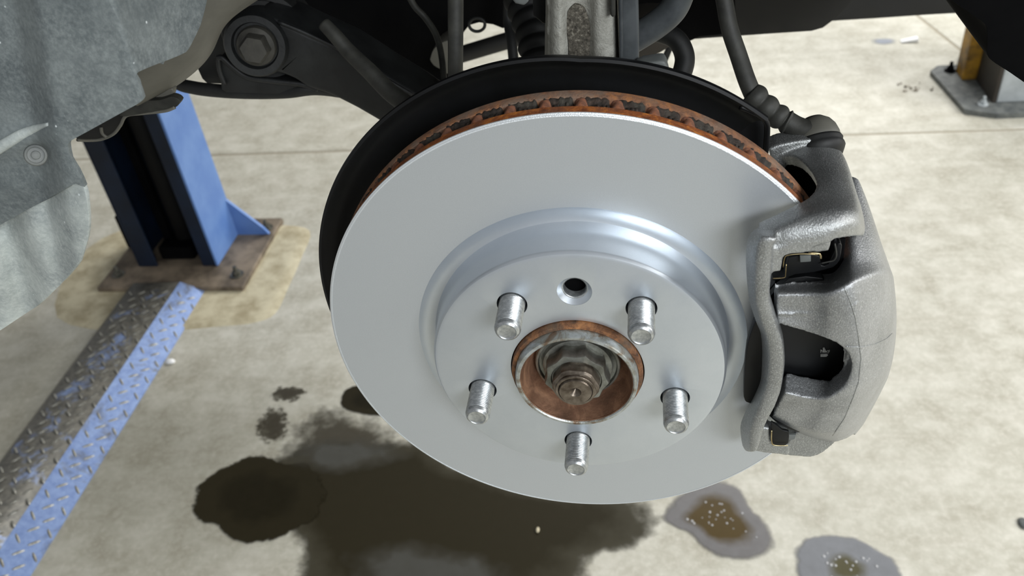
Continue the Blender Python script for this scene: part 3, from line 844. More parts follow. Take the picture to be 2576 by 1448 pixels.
# ================================================================== dust shield
sh = thing('dust_shield', (0, 0.05, HH), 'black dished dust shield behind the brake disc', 'dust shield')
def shr(r, a, y):
    aa = math.degrees(a) % 360
    ext = 0.0
    if r > 0.13: ext = 0.0105 * max(0.0, math.cos(math.radians(aa - 178))) ** 0.8 * (r / 0.158)
    return r + ext
prof = [(0.060, 0.056), (0.140, 0.056), (0.1475, 0.0545), (0.1525, 0.050), (0.1555, 0.0445), (0.1572, 0.0425), (0.1588, 0.0430), (0.1590, 0.0450), (0.1572, 0.0505), (0.153, 0.0565), (0.147, 0.0585), (0.060, 0.0585)]
bm = lathe_bm(prof, 200, a0=math.radians(49.5), a1=math.radians(262), rf=shr)
bmesh.ops.holes_fill(bm, edges=[e for e in bm.edges if len(e.link_faces) == 1], sides=0)
o = link('shield_plate', mesh_of(bm), 'black_paint', sh); sharp(o, 50)
# right edge turned over
slab('end_plate', [(1840,262),(1880,276),(1912,292),(1927,306),(1931,325),(1927,372),(1922,430),(1800,430),(1760,300)], 0.0572, 0.002, 'black_paint', sh, 0.001, 3)
link('turned_edge', mesh_of(tube_bm(PX([(1862,268,.0455),(1890,279,.0455),(1914,292,.0455),(1928,308,.046),(1930,330,.047),(1927,372,.048),(1922,420,.05)]), 0.0016, 12, 6)), 'black_paint', sh)

# ================================================================== caliper
cal = thing('brake_caliper', (0.14, 0.02, HH), 'grey cast metal brake caliper gripping the right side of the disc', 'brake caliper')
body = [
 [(2085,470,.060),(2098,458,.060),(2110,452,.060),(2122,447,.060),(2140,441,.060),(2154,444,.058),(2160,450,.058),(2160,452,.068)],
 [(2085,540,.030),(2096,530,.030),(2110,524,.032),(2126,518,.034),(2145,512,.036),(2176,500,.044),(2184,503,.050),(2186,520,.064)],
 [(2085,620,.012),(2096,618,.012),(2110,614,.012),(2130,606,.002),(2150,600,.002),(2204,590,.018),(2214,598,.034),(2216,610,.060)],
 [(2050,668,.000),(2076,664,.001),(2104,658,.003),(2134,648,-.010),(2156,640,-.008),(2209,630,.004),(2225,636,.026),(2228,640,.058)],
 [(1962,712,-.009),(2048,694,-.007),(2096,690,-.003),(2126,684,-.020),(2152,674,-.018),(2214,654,-.002),(2234,662,.020),(2238,670,.056)],
 [(1954,738,-.027),(2044,738,-.028),(2080,736,-.034),(2118,724,-.036),(2150,704,-.033),(2218,680,-.012),(2244,688,.012),(2248,696,.052)],
 [(1952,780,-.026),(2046,782,-.026),(2084,778,-.035),(2120,778,-.037),(2156,778,-.037),(2229,766,-.015),(2256,770,.010),(2257,778,.048)],
 [(1958,814,-.028),(2034,836,-.028),(2084,854,-.035),(2127,874,-.037),(2164,850,-.037),(2233,840,-.016),(2255,840,.008),(2255,845,.045)],
 [None,None,None,(2151,918,-.036),(2168,914,-.037),(2230,905,-.016),(2247,895,.006),(2247,905,.042)],
 [(1974,988,-.030),(2046,1006,-.031),(2084,1001,-.035),(2124,976,-.037),(2162,970,-.037),(2218,952,-.019),(2234,942,.004),(2234,950,.038)],
 [(1960,1012,-.026),(2040,1036,-.026),(2076,1038,-.033),(2110,1034,-.035),(2142,1024,-.034),(2190,1006,-.016),(2210,990,.004),(2208,1004,.034)],
 [(1944,1045,-.023),(2002,1076,-.023),(2046,1088,-.029),(2080,1092,-.030),(2112,1086,-.029),(2154,1068,-.011),(2173,1056,.004),(2172,1068,.030)],
 [(1940,1052,-.008),(2004,1088,-.008),(2046,1102,-.010),(2078,1111,-.010),(2104,1112,-.010),(2132,1103,.001),(2150,1090,.010),(2150,1095,.028)],
]
parts_b = [grid_obj(body, 0.013, 3, {5: 0.5, 9: 0.45, 11: 0.5}, {2: 0.35, 4: 0.3, 3: 0.1}, 0.6)]
# piston housing behind the disc
bm = box_bm(0.112, 0.158, 0.040, 0.075, HH - 0.055, HH + 0.050, bevel=0.012, seg=3); parts_b.append(bmm(bm))
cb = fuse('caliper_body', parts_b, 'cast_aluminium', cal, 0.0009, 5, 0.5)
# raised parting lines of the casting
seam = [(2123,721,-.030),(2140,760,-.0345),(2152,800,-.0350),(2160,850,-.0350),(2166,900,-.0352),(2160,960,-.0352),(2146,1000,-.0345),(2125,1050,-.031),(2095,1095,-.022)]
def drape(pts, r_, name, parent, target, mat):
    """a thin ridge laid on the surface of another mesh along the lines of sight of the given points"""
    dg = bpy.context.evaluated_depsgraph_get(); dg.update()
    inv = target.matrix_world.inverted()
    loc_off = target.matrix_world.translation
    out = []
    dense = []
    for i in range(len(pts) - 1):
        for k in range(5):
            u = k / 5; dense.append((pts[i][0] + (pts[i + 1][0] - pts[i][0]) * u, pts[i][1] + (pts[i + 1][1] - pts[i][1]) * u))
    dense.append(pts[-1][:2])
    for q in dense:
        d = ray(*q).normalized()
        ok, hit, nrm, _ = target.ray_cast(CAM - loc_off, d)
        if ok: out.append(hit + loc_off + nrm * r_ * 0.1)
    if len(out) > 3: return link(name, mesh_of(tube_bm(out, r_, 6, 2)), mat, parent)
bpy.context.view_layer.update()
drape(seam, 0.0003, 'parting_line', cb, cb, 'cast_iron')
drape([(2127,871),(2165,873),(2200,866),(2230,852),(2244,838)], 0.0003, 'parting_line', cb, cb, 'cast_iron')

# mounting bracket: bridge over the disc edge, front bar and foot
bridge = [
 [(1936,371,.074),(1985,357,.074),(2040,350,.072),(2092,352,.070),(2112,370,.070),(2116,385,.085)],
 [(1938,400,.066),(1990,384,.062),(2045,382,.054),(2100,386,.052),(2130,402,.056),(2134,415,.075)],
 [None,(2024,410,.046),(2060,420,.036),(2105,424,.032),(2139,436,.036),(2145,450,.060)],
 [None,(2052,446,.026),(2080,450,.020),(2115,455,.016),(2148,468,.020),(2154,482,.045)],
 [None,(2056,474,.010),(2080,478,.006),(2118,480,.006),(2154,488,.010),(2161,502,.038)],
 [(1908,558,-.014),(2030,503,-.004),(2066,500,-.004),(2120,500,-.005),(2160,508,-.001),(2168,522,.026)],
 [(1908,592,-.025),(1984,560,-.026),(2050,530,-.021),(2126,519,-.020),(2164,532,-.013),(2173,546,.014)],
 [(1910,625,-.027),(1980,602,-.031),(2050,575,-.030),(2132,560,-.030),(2172,566,-.019),(2178,578,.010)],
 [(1915,660,-.026),(1975,640,-.030),(2040,625,-.030),(2100,600,-.030),(2160,594,-.020),(2172,594,.006)],
]
parts = [grid_obj(bridge, 0.008, 3, {6: 0.35, 8: 0.6}, {1: 0.1, 4: 0.3}, 0.7)]
# solid lobe of the front face under the ridge
parts.append(bmm(slab_bm([(1920,635),(1975,618),(2030,606),(2040,610),(2040,634),(1981,641),(1970,650),(1964,682),(1930,684),(1918,660)], -0.0300, 0.012, 2)))
parts.append(bmm(slab_bm([(2034,606),(2092,592),(2092,604),(2084,633),(2034,634)], -0.0285, 0.010, 2)))
# front bar as a loft
L_ = [(1895,575),(1876,600),(1872,645),(1875,700),(1881,755),(1899,809),(1912,838),(1915,888),(1912,957),(1893,1000),(1872,1034),(1857,1072),(1864,1122),(1876,1138)]
M_ = [(1915,590),(1902,615),(1898,680),(1897,730),(1899,760),(1910,805),(1926,842),(1934,888),(1930,955),(1912,1008),(1898,1040),(1887,1075),(1884,1120),(1890,1139)]
Q_ = [(1960,600),(1945,625),(1943,680),(1938,730),(1937,755),(1952,806),(1973,862),(1977,918),(1967,985),(1950,1028),(1936,1052),(1924,1076),(1912,1118),(1903,1138)]
bm = bmesh.new(); rings = []
for a, b, c in zip(L_, M_, Q_):
    l0 = P(*a, -0.014); m0 = P(*b, -0.0325); m1 = P(*c, -0.0335)
    mid = P((b[0] + c[0]) / 2, (b[1] + c[1]) / 2, -0.0340)
    bk = m1 + Vector((0.0005, 0.0125, 0)); bk2 = P(*a, -0.014) + Vector((0.004, 0.004, 0))
    rings.append([bm.verts.new(q) for q in (l0, m0, mid, m1, bk, bk2)])
for a, b in zip(rings, rings[1:]):
    for k in range(6): bm.faces.new((a[k], a[(k + 1) % 6], b[(k + 1) % 6], b[k]))
bm.faces.new(rings[0]); bm.faces.new(rings[-1][::-1])
bmesh.ops.recalc_face_normals(bm, faces=bm.faces)
tmp = bpy.data.objects.new('tmp', raw_mesh(bm)); S.collection.objects.link(tmp)
s_ = tmp.modifiers.new('s', 'SUBSURF'); s_.levels = 2; s_.render_levels = 2
for e in tmp.data.edges: pass
cr = tmp.data.attributes.new('crease_edge', 'FLOAT', 'EDGE')
for e in tmp.data.edges: cr.data[e.index].value = 0.35
bake(tmp); parts.append(tmp.data); bpy.data.objects.remove(tmp)
# foot under the caliper
parts.append(bmm(slab_bm([(1895,1134),(1960,1143),(1985,1146),(1984,1120),(1938,1112),(1936,1078),(1905,1078)], -0.024, 0.018, 2)))
parts.append(bmm(slab_bm([(1975,1144),(2043,1149),(2070,1138),(2097,1116),(2108,1098),(2060,1070),(2010,1082),(1985,1108)], -0.010, 0.050, 2)))
parts.append(bmm(slab_bm([(1933,375),(1983,359),(2040,351),(2055,378),(1994,382),(1985,400),(1974,430),(1952,430)], 0.064, 0.014, 2)))
fuse('mounting_bracket', parts, 'cast_iron', cal, 0.0009, 4, 0.5)
slab('gap_filler', [(1950,640),(1990,610),(2128,600),(2118,690),(2040,700),(1950,715)], -0.0060, 0.002, 'under_black', cal, 0.0005, 1)  # black sheet added to close a pale see-through gap
slab('arch_shade', [(1985,385),(2012,395),(2040,405),(2070,430),(2075,500),(2000,530),(1985,480),(1960,430)], 0.066, 0.003, 'under_black', cal, 0.001, 2)  # black sheet added to stand for the shade inside the arch

# pads
pads = []
def pad(y0, y1, mat, r0, r1, a0, a1, name, ears=False, label=None):
    bm = bmesh.new(); N = 24
    pts = []
    for k in range(N + 1):
        a = math.radians(a0 + (a1 - a0) * k / N); pts.append((r1 * math.cos(a), r1 * math.sin(a)))
    for k in range(N + 1):
        a = math.radians(a1 + (a0 - a1) * k / N); pts.append((r0 * math.cos(a), r0 * math.sin(a)))
    A = [bm.verts.new((x, y0, HH + z)) for x, z in pts]; B = [bm.verts.new((x, y1, HH + z)) for x, z in pts]
    n = len(A); bm.faces.new(A); bm.faces.new(B[::-1])
    for i in range(n): bm.faces.new((A[i], B[i], B[(i + 1) % n], A[(i + 1) % n]))
    bmesh.ops.recalc_face_normals(bm, faces=bm.faces)
    bmesh.ops.bevel(bm, geom=[e for e in bm.edges if e.calc_face_angle(0) > 1], offset=0.0006, segments=2, affect='EDGES')
    return link(name, mesh_of(bm), mat, cal, False, label=label)
pad_out = [(1893,826),(1880,868),(1873,930),(1871,998),(1879,1012),(1912,1024),(1950,1060),(2010,1088),(2090,1040),(2128,985),(2136,930),(2134,860),(2110,780),(2070,700),(1985,700),(1925,760)]
bp = slab('brake_pad', pad_out, -0.0140, 0.005, 'black_paint', cal, 0.0008, 2, label='black outer brake pad plate')
slab('pad_lining', [((x - 2000) * 0.97 + 2002, (y - 900) * 0.97 + 896) for x, y in pad_out], -0.0088, 0.008, 'under_black', cal, 0.0006, 2)
pad(0.0265, 0.036, 'under_black', 0.1005, 0.150, -29, 31, 'brake_pad', label='black inner brake pad')
# pad ear under the bracket and its springs
slab('pad_ear', [(1944,700),(1975,690),(1984,648),(2040,641),(2062,645),(2066,668),(2084,665),(2108,612),(2118,618),(2112,655),(2096,672),(2050,684),(2000,690),(1975,700),(1946,706)], -0.0155, 0.006, 'black_paint', cal, 0.0006, 2)
slab('spring_tab', [(2012,643),(2040,643),(2040,658),(2013,660)], -0.0175, 0.001, 'dusty_grey', cal, 0.0003, 1, label='grey spring tab')
def strip(pts, r_, mat, name='pad_spring', label=None):
    return link(name, mesh_of(tube_bm(PX(pts), r_, 8, 4)), mat, cal, label=label)
strip([(1944,700,-.0175),(1972,698,-.0175),(1976,690,-.0175),(1978,664,-.0175)], 0.00028, 'brass_clip', label='thin brass coloured spring edge')
strip([(1970,672,-.0180),(1974,648,-.0180),(1985,641,-.0180),(2020,638,-.0180),(2058,640,-.0180)], 0.00030, 'brass_clip', label='thin brass coloured spring edge')
strip([(2034,636,-.0200),(2058,637,-.0200),(2064,642,-.0200),(2065,650,-.0200)], 0.00050, 'brass_clip', label='bright folded spring tip')
strip([(2100,612,-.0170),(2104,640,-.0170),(2098,654,-.0170),(2084,658,-.0170),(2066,662,-.0170)], 0.00045, 'rubber_grey', label='dark round spring wire')
slab('spring_plate', [(1925,1078),(1938,1077),(1937,1108),(1925,1120)], -0.020, 0.002, 'dull_steel', cal, 0.0004, 1)
slab('spring_plate', [(1941,1062),(1968,1082),(1985,1086),(1984,1112),(1975,1120),(1950,1120),(1941,1108)], -0.0245, 0.002, 'black_paint', cal, 0.0006, 2, label='black lower spring clip')
strip([(1941,1082,-.0255),(1941,1108,-.0255),(1948,1119,-.0255),(1982,1120,-.0255)], 0.0004, 'brass_clip', label='bright edge of the lower clip')
slab('spring_tab', [(1982,1094),(2002,1094),(2000,1104),(1984,1108)], -0.0120, 0.002, 'dusty_grey', cal, 0.0004, 1)
# stamped mark on the pad
YS = -0.0147
bm = bmesh.new()
for poly in ([(2064,891),(2081,890),(2083,893),(2079,897),(2064,897)], [(2064,884),(2068,882),(2082,883),(2085,886),(2080,886),(2066,886.5)], [(2070,875),(2074,874),(2078,882),(2070,882)], [(2080,882),(2088,880),(2087,884),(2083,889),(2081,886)], [(2064,880),(2068,880),(2069,886),(2064,887)]):
    b2 = slab_bm(poly, YS, 0.0006, 1); me = raw_mesh(b2); bm.from_mesh(me); bpy.data.meshes.remove(me)
link('stamped_mark', raw_mesh(bm), 'stamp_grey', bp, False, label='small pale stamped mark')

# ================================================================== brake hose
hose = thing('brake_hose', P(2050, 310, 0.07), 'dark rubber brake hose with crimped sleeve and round cap on the caliper', 'brake hose')
def spx(px, py, y, n): return size_at(px, py, y, n)
link('hose', mesh_of(tube_bm(PX([(1800,-120,.115),(1822,0,.11),(1835,70,.105),(1858,140,.098),(1880,205,.09),(1905,262,.085)]), [spx(1830,60,.1,21), spx(1830,60,.1,23)], 28, 10)), 'rubber_grey', hose)
def crimp(s): return spx(1940, 270, 0.08, 1) * (27 + 6.5 * abs(math.sin(s * PI * 4.0)) - 3 * s)
link('crimp_sleeve', mesh_of(tube_bm(PX([(1888,232,.087),(1915,258,.084),(1945,283,.081),(1972,302,.079),(1986,309,.078)]), crimp, 28, 12)), 'rubber_grey', hose)
link('hose_end', mesh_of(tube_bm(PX([(1975,303,.079),(2005,320,.077),(2045,333,.074)]), spx(2000,320,.077,27), 28, 8)), 'rubber_grey', hose)
# cap over the guide pin, axis tilted along the bracket
ax = (P(2062, 352, 0.062) - P(2048, 322, 0.074)).normalized()
cc = P(2052, 332, 0.070)
cap_r = spx(2052, 332, 0.07, 50)
def lathe_axis(prof, c, d, n=40):
    bm = bmesh.new(); u = d.cross(Vector((0, 1, 0.3))).normalized(); v = d.cross(u); rings = []
    for (rr, h) in prof: rings.append([bm.verts.new(c + d * h + u * rr * math.cos(2 * PI * k / n) + v * rr * math.sin(2 * PI * k / n)) for k in range(n)])
    for a, b in zip(rings, rings[1:]):
        for k in range(n): bm.faces.new((a[k], a[(k + 1) % n], b[(k + 1) % n], b[k]))
    bm.faces.new(rings[0]); bm.faces.new(rings[-1][::-1]); return bm
dn = Vector((0.16, -0.72, -0.62)).normalized()
cc = P(2054, 338, 0.078)
o = link('pin_cap', mesh_of(lathe_axis([(0.001, -0.0105), (0.0055, -0.0098), (0.0092, -0.0070), (0.0114, -0.0035), (0.0126, 0.001), (0.0128, 0.009)], cc, dn)), 'greige_paint', hose, label='dull round metal cap'); o.data.materials.clear(); o.data.materials.append(MT['greige_paint'])
link('rubber_boot', mesh_of(lathe_axis([(0.0118, 0.0030), (0.0130, 0.0036), (0.0136, 0.0050), (0.0131, 0.0064), (0.0137, 0.0078), (0.0139, 0.0094), (0.0132, 0.011), (0.0115, 0.014)], cc, dn)), 'rubber_black', hose, label='black ribbed rubber boot')

# ================================================================== steering knuckle and strut parts
kn = thing('steering_knuckle', P(1465, 120, 0.09), 'pale grey cast steering knuckle arm above the disc caked with grit', 'steering knuckle')
rowsk = []
for (yy_, wx) in ((-140, 0), (-40, 0), (40, 2), (100, 5), (165, 8), (215, 10)):
    rowsk.append([(1372-wx*.3,yy_,.125),(1378-wx*.3,yy_,.092),(1400,yy_,.086),(1416,yy_,.086),(1428,yy_,.094),(1486,yy_,.094),(1492,yy_,.086),(1512,yy_,.084),(1540+wx*.4,yy_,.085),(1552+wx,yy_,.092),(1556+wx,yy_,.125)])
me = grid_obj(rowsk, 0.012, 2)
fuse('knuckle_arm', [me], 'knuckle_cast', kn, 0.0012, 2, 0.5)
ka = [o for o in kn.children][0]
slab('grit_cake', [(1428,30),(1446,12),(1470,22),(1484,60),(1485,110),(1480,146),(1455,154),(1432,146),(1430,110),(1425,75)], 0.0905, 0.006, 'grit', ka, 0.001, 4, label='rough patch of stuck grit')
strip_ = thing('strut_bracket', P(1580, 120, 0.085), 'flat dark grey strut bracket strip right of the knuckle', 'bracket')
slab('strip', [(1557,-120),(1603,-120),(1607,60),(1608,230),(1560,230)], 0.088, 0.012, 'dusty_grey', strip_, 0.0015, 1).data.materials[0] = MT['hose_grey']
slab('edge_rib', [(1553,-120),(1566,-120),(1568,230),(1559,230)], 0.082, 0.010, 'hose_grey', strip_, 0.001, 1)
slab('guide_pin', [(1533,-120),(1547,-120),(1548,40),(1541,46),(1535,38)], 0.078, 0.008, 'rubber_grey', strip_, 0.002, 1)
bl = thing('strut_bolt', P(1310, 5, 0.09), 'small grey hex bolt head at the top edge left of the knuckle', 'bolt')
slab('bolt_head', [(1291,-20),(1330,-20),(1331,4),(1318,15),(1296,10),(1288,0)], 0.09, 0.012, 'dusty_grey', bl, 0.0015, 1)
tag(slab('heat_shield', [(1339,-60),(1374,-60),(1374,60),(1366,60),(1341,40)], 0.12, 0.01, 'rubber_black', None, 0.001, 1), 'narrow black plate tight against the left of the knuckle', 'plate')
tag(slab('support_bracket', [(1600,168),(1640,157),(1672,154),(1682,182),(1690,240),(1600,240)], 0.075, 0.012, 'box_grey', None, 0.0015, 2), 'small pale triangular bracket behind the top of the dust shield', 'bracket').data.materials[0] = MT['dusty_grey']
o = link('cooling_hose', mesh_of(tube_bm(PX([(1560,118,.12),(1615,85,.12),(1660,55,.12),(1695,20,.12),(1715,-30,.12),(1722,-90,.12)]), spx(1660,55,.12,35), 28, 8)), 'hose_grey', None)
tag(o, 'thick grey rubber hose curving up at the top beside the strut', 'hose')
o = link('looped_hose', mesh_of(tube_bm(PX([(1600,70,.17),(1655,80,.165),(1700,98,.16),(1722,140,.155),(1715,185,.15),(1690,230,.15)]), spx(1700,120,.16,25), 28, 8)), 'rubber_black', None)
tag(o, 'black rubber hose bent in a loop behind the dust shield', 'hose')
# driveshaft boot
bt = thing('driveshaft_boot', P(1340, 80, 0.2), 'black ribbed rubber driveshaft boot left of the knuckle', 'rubber boot')
link('bellows', mesh_of(tube_bm(PX([(1290,-80,.25),(1320,0,.23),(1345,80,.21),(1362,170,.19)]), lambda s: spx(1340,80,.21,1) * (50 - 8 * s + 7 * abs(math.sin(s * PI * 8))), 32, 24)), 'rubber_black', bt)
o = link('droplink', mesh_of(tube_bm(PX([(1146,-120,.125),(1146,0,.12),(1146,110,.115),(1145,250,.11)]), [spx(1145,100,.12,20), spx(1145,100,.12,19)], 28, 6)), 'hose_grey', None)
o.data.materials[0] = MT['rubber_grey']; o.name = 'drop_link'
tag(o, 'dark grey upright drop link rod above the left of the disc', 'rod')
o = link('sensor_cable', mesh_of(tube_bm(PX([(1020,-30,.28),(1042,14,.28),(1070,45,.28),(1098,90,.27),(1112,150,.25),(1118,230,.22)]), spx(1080,60,.28,8), 14, 8)), 'rubber_grey', None)
tag(o, 'thin grey sensor cable running down beside the drop link', 'cable')
bmc = tube_bm(PX([(1285,-60,.42),(1278,40,.42),(1288,110,.40),(1296,200,.38)]), spx(1285,80,.42,13), 16, 6)
tag(link('brake_pipe', mesh_of(bmc), 'rubber_black', None), 'thin black upright pipe in front of the bright gap above the disc', 'pipe')
circ = [(1200 + 20 * math.cos(a), 62 + 17 * math.sin(a), .40) for a in [2 * PI * k / 14 for k in range(15)]]
tag(link('wire_loop', mesh_of(tube_bm(PX(circ), spx(1200,60,.4,4), 10, 3)), 'rubber_black', None), 'small black wire loop hanging in the bright gap', 'wire')
tag(slab('joint_housing', [(1082,150),(1090,125),(1110,108),(1130,105),(1130,185),(1110,175),(1092,165)], 0.42, 0.03, 'greige_paint', None, 0.004, 3), 'dim greige housing behind the drop link', 'housing')

# ================================================================== suspension left
arm = thing('control_arm', P(700, 130, 0.22), 'black steel control arm with a large bushing and hex bolt', 'control arm')
slab('arm_beam', [(640,40),(720,60),(780,88),(870,128),(960,185),(1050,240),(1130,300),(1150,360),(1000,330),(900,275),(830,240),(775,222),(740,200),(700,185),(640,180),(590,140)], 0.215, 0.045, 'arm_black', arm, 0.008, 3)
def axis_lathe_px(cx, cy, y, prof, mat, name, parent, label=None, n=48, six=False, d=None):
    c = P(cx, cy, y); d = d or (CAM - c).normalized().lerp(Vector((0, -1, 0)), 0.55).normalized()
    u = d.cross(Vector((0, 0, 1))).normalized(); v = d.cross(u); bm = bmesh.new(); rings = []
    k_ = size_at(cx, cy, y, 1)
    for (rp_, h) in prof:
        ring = []
        for k in range(n):
            a = 2 * PI * k / n; rr = rp_ * k_
            if six: rr *= 0.93 / math.cos((a + 0.3) % (PI / 3) - PI / 6)
            ring.append(bm.verts.new(c + d * h + u * rr * math.cos(a) + v * rr * math.sin(a)))
        rings.append(ring)
    for a, b in zip(rings, rings[1:]):
        for k in range(n): bm.faces.new((a[k], a[(k + 1) % n], b[(k + 1) % n], b[k]))
    bm.faces.new(rings[0]); bm.faces.new(rings[-1][::-1])
    o = link(name, mesh_of(bm), mat, parent, label=label); sharp(o, 30); return o
axis_lathe_px(668, 88, 0.24, [(112, -0.03), (112, -0.004), (104, 0.004), (88, 0.004), (84, 0)], 'rubber_black', 'bushing', arm, 'large black rubber bushing')
axis_lathe_px(648, 108, 0.215, [(80, -0.02), (80, 0.006), (74, 0.010), (58, 0.010), (54, 0.006)], 'arm_black', 'arm_eye', arm)
wf = axis_lathe_px(645, 116, 0.205, [(49, -0.006), (50, 0.0), (47, 0.003), (36, 0.005)], 'bolt_dusty', 'washer_flange', arm, 'dusty grey bolt flange')
axis_lathe_px(644, 119, 0.200, [(36, -0.004), (36, 0.006), (31, 0.010), (14, 0.010)], 'bolt_dusty', 'bolt_head', wf, 'dusty grey hex bolt head', six=True)
slab('lower_bracket', [(548,150),(562,148),(600,180),(650,200),(720,205),(780,222),(760,236),(570,232),(556,210),(545,175)], 0.225, 0.02, 'arm_black', arm, 0.004, 3)
slab('side_bracket', [(560,20),(600,10),(600,90),(600,215),(570,206),(545,195),(520,189),(502,180),(500,168),(526,125),(545,60)], 0.26, 0.006, 'rubber_black', arm, 0.004, 3)
slab('lower_web', [(496,172),(560,186),(590,212),(520,210),(508,198)], 0.262, 0.004, 'rubber_black', arm, 0.001, 1)
for pts_, r__ in (([(548,146,.222),(560,146,.221),(590,172,.221),(625,194,.221),(690,204,.221),(760,212,.222),(800,224,.222)], 7), ([(549,148,.223),(553,178,.223),(566,212,.223)], 6), ([(700,55,.214),(770,84,.214),(860,128,.214),(950,186,.214),(1040,240,.214)], 5)):
    link('pressed_rib', mesh_of(tube_bm(PX(pts_), size_at(640, 180, .22, r__), 14, 6)), 'arm_black', arm)
o = link('anti_roll_bar', mesh_of(tube_bm(PX([(380,150,.27),(440,205,.26),(490,221,.25),(560,229,.24),(640,232,.235),(720,230,.23),(800,222,.23),(900,236,.25)]), spx(600,226,.24,17), 24, 8)), 'rubber_black', None)
tag(o, 'black curved anti-roll bar passing below the control arm bolt', 'bar')
o = link('breather_hose', mesh_of(tube_bm(PX([(815,60,.19),(845,92,.185),(880,132,.18),(930,180,.17),(985,235,.16),(1050,280,.15),(1110,320,.14)]), [spx(900,150,.18,17), spx(900,150,.18,25)], 24, 8)), 'rubber_grey', None)
tag(o, 'dark grey rubber hose running diagonally down the control arm', 'hose')

# underbody masses
sub = thing('subframe', P(800, 60, 0.6), 'black shadowed front subframe behind the suspension arms', 'subframe')
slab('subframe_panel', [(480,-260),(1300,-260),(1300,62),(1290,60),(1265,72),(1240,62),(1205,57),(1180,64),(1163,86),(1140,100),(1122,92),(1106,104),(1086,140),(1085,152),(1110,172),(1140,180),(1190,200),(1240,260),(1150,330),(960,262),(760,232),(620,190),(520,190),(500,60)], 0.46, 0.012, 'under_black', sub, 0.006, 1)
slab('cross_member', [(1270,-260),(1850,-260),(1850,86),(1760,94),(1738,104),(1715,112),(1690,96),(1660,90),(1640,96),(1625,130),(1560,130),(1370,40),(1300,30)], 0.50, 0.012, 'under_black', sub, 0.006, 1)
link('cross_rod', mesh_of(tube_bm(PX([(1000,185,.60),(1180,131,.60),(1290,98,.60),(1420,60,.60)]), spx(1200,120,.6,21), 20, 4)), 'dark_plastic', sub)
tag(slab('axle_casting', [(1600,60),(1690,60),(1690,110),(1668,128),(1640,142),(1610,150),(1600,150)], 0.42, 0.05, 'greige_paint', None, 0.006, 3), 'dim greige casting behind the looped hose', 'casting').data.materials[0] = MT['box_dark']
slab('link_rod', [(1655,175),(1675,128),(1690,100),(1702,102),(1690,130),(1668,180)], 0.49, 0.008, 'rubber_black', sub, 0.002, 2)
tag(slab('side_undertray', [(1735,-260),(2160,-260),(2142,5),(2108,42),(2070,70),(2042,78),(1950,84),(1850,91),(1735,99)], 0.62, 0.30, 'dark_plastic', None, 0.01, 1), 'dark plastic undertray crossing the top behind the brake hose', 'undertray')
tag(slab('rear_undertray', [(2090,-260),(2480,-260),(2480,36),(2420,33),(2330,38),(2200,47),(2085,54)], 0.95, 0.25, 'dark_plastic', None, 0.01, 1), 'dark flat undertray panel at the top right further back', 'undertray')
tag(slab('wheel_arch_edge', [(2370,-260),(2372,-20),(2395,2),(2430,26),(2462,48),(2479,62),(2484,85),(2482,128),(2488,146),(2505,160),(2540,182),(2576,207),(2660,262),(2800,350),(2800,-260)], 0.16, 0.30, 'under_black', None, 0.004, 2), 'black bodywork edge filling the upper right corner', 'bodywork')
# wheel housing above (dark dome of the wheel arch, outside the frame but shading the parts)
wh = thing('car_body', (0.05, 0.3, HH + 0.3), 'dark underside and wheel housing of the raised car', 'car')
bm = bmesh.new()
lathe_bm([(0.44, 0.02), (0.44, 0.52), (0.46, 0.52), (0.46, 0.02)], 40, 0.05, 0.08, a0=math.radians(15), a1=math.radians(165), bm=bm)
bmesh.ops.holes_fill(bm, edges=[e for e in bm.edges if len(e.link_faces) == 1], sides=0)
link('arch_liner', mesh_of(bm), 'under_black', wh)
link('inner_wall', mesh_of(box_bm(-0.95, 1.1, 0.56, 0.60, HH + 0.10, HH + 0.62)), 'under_black', wh, False)
fb = wh
link('engine_bay_floor', mesh_of(box_bm(-0.95, 1.1, 0.60, 1.55, HH + 0.14, HH + 0.18)), 'under_black', fb, False)
link('fender', mesh_of(box_bm(-3.3, 1.7, 0.03, 1.55, HH + 0.62, HH + 0.70, bevel=0.02)), 'under_black', fb, False)  # oversized unseen slab, added to block light over the cavity and left floor

# ================================================================== fender liner, left foreground
lin = thing('fender_liner', P(150, 300, 0), 'dusty grey plastic fender liner filling the upper left foreground', 'fender liner')
def liny(x, y):
    xc = 283 + 0.31 * y
    d = -0.040
    d += max(0.0, x - xc) * 0.00030
    xl = 62 + 0.16 * y
    s_ = max(0.0, xl + 30 - x) / 60
    d += 0.016 * min(1, s_) ** 1.0
    d += max(0.0, y - 470) * 0.00006
    d -= 0.004 * math.exp(-((y - (372 - 0.32 * x)) / 26.0) ** 2) * (1 if x < 120 else math.exp(-((x - 120) / 20.0) ** 2))
    return d
main = [(-140,-160),(560,-160),(528,-60),(521,0),(505,62),(482,110),(468,131),(430,148),(385,165),(348,181),(343,192),(350,220),(361,248),(345,262),(290,292),(225,328),(178,354),(171,366),(177,400),(195,430),(213,470),(190,462),(168,472),(120,500),(60,532),(0,566),(-140,640)]
solid_sheet('liner_panel', sheet(main, liny, 14, 2), 'liner_dark', lin, 0.0028, 0.0006)
low = [(-140,560),(-20,520),(80,470),(150,430),(190,425),(206,455),(216,490),(222,525),(224,560),(222,595),(213,628),(198,660),(172,692),(150,718),(122,744),(90,772),(40,805),(-10,838),(-140,915)]
def lowy(x, y):
    d = liny(x, y) + 0.0062 + 0.004 * math.exp(-((y - (566 - 0.55 * x)) / 30.0) ** 2) - 0.003 * min(1.0, max(0.0, (y - (590 - 0.55 * x)) / 120.0))
    d += 0.010 * math.exp(-((x - 30 - (y - 600) * 0.25) / 40.0) ** 2) - 0.006 * math.exp(-((x - 90 - (y - 600) * 0.3) / 45.0) ** 2)
    return d
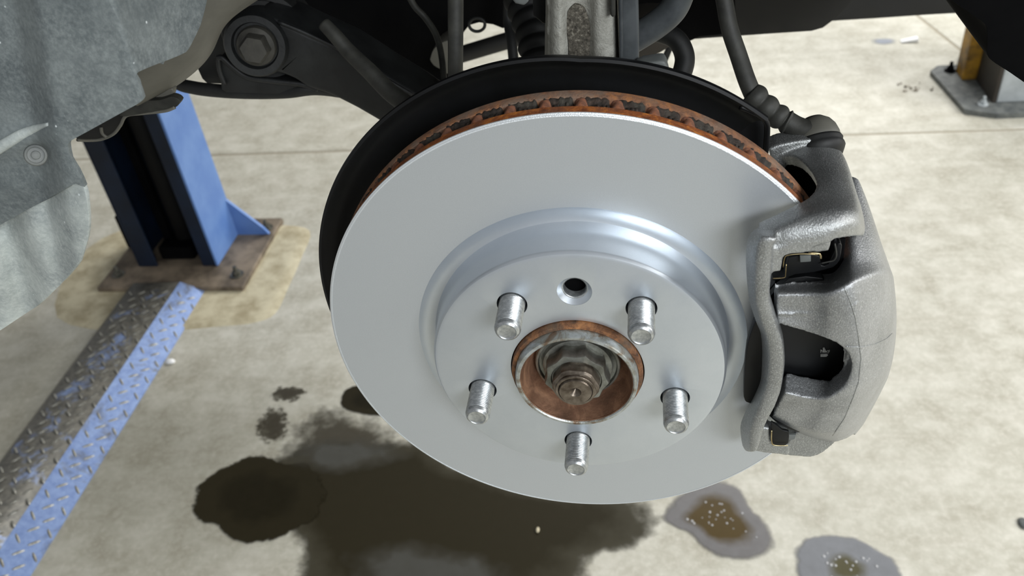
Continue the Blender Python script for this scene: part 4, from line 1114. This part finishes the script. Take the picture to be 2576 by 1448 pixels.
solid_sheet('liner_flap', sheet(low, lowy, 13, 2), 'liner_light', lin, 0.0026, 0.0006, label='paler lower flap')
bm = tube_bm([P(q[0], q[1], liny(*q) + 0.0004) for q in ((-60,402),(-20,382),(20,358),(55,338),(88,324),(122,312))], [0.0030, 0.0030, 0.0028, 0.0026, 0.0020, 0.0008], 18, 8)
link('moulded_rib', mesh_of(bm), 'liner_light', lin, label='pale raised rib')
axis_lathe_px(90, 390, -0.0425, [(27, -0.003), (27.5, 0.0008), (25, 0.0022), (20, 0.0026), (19, 0.0016), (11, 0.0016), (10, 0.0026), (5, 0.003)], 'dusty_grey', 'push_clip', lin, 'round plastic push clip', d=(CAM - P(90, 390, 0)).normalized())

rail = thing('chassis_rail', P(480, 120, 0.1), 'greige painted chassis rail curving behind the fender liner', 'chassis rail')
ctr = [(330,290),(400,205),(450,160),(482,120),(505,70),(560,-10),(620,-90),(680,-170)]
rowsr = [
 [(250,230,.075),(320,262,.085),(345,268,.10),(352,268,.14)],
 [(300,190,.070),(370,215,.078),(408,235,.095),(414,236,.14)],
 [(360,150,.068),(420,175,.076),(462,200,.095),(468,202,.14)],
 [(410,100,.068),(470,130,.076),(510,158,.095),(516,160,.14)],
 [(430,40,.068),(495,80,.076),(538,118,.095),(543,120,.14)],
 [(440,0,.068),(510,44,.076),(553,66,.095),(558,68,.14)],
 [(460,-60,.070),(540,0,.078),(598,28,.095),(604,28,.14)],
 [(480,-120,.070),(580,-60,.080),(660,-10,.095),(668,-10,.14)],
 [(500,-180,.070),(640,-140,.080),(740,-80,.095),(748,-80,.14)],
]
fuse('rail_section', [grid_obj(rowsr, 0.006, 2)], 'greige_paint', rail, 0.0014, 2)
jk = thing('jacking_bracket', P(370, 270, 0.13), 'small dull metal jacking bracket hanging under the chassis rail', 'bracket')
slab('bracket_neck', [(330,250),(360,238),(432,222),(432,246),(400,262),(340,268)], 0.115, 0.006, 'greige_paint', jk, 0.002, 3)
slab('bracket_flange', [(318,272),(350,254),(400,252),(430,243),(446,248),(453,256),(445,268),(415,279),(370,284),(318,293),(300,290)], 0.110, 0.006, 'rubber_grey', jk, 0.003, 4)
link('rolled_lip', mesh_of(tube_bm(PX([(195,352,.10),(225,353,.11),(255,350,.115),(285,337,.115),(303,315,.115),(318,291,.115),(360,285,.112),(415,279,.11),(440,270,.11)]), spx(300,310,.11,4), 12, 6)), 'greige_paint', jk)
slab('curled_web', [(195,352),(225,352),(255,348),(284,335),(302,313),(316,290),(316,272),(250,300),(190,335)], 0.125, 0.006, 'dark_plastic', jk, 0.001, 3)
link('web_rib', mesh_of(tube_bm(PX([(254,320,.112),(257,335,.112),(268,345,.112)]), spx(260,330,.11,4), 10, 5)), 'greige_paint', jk)
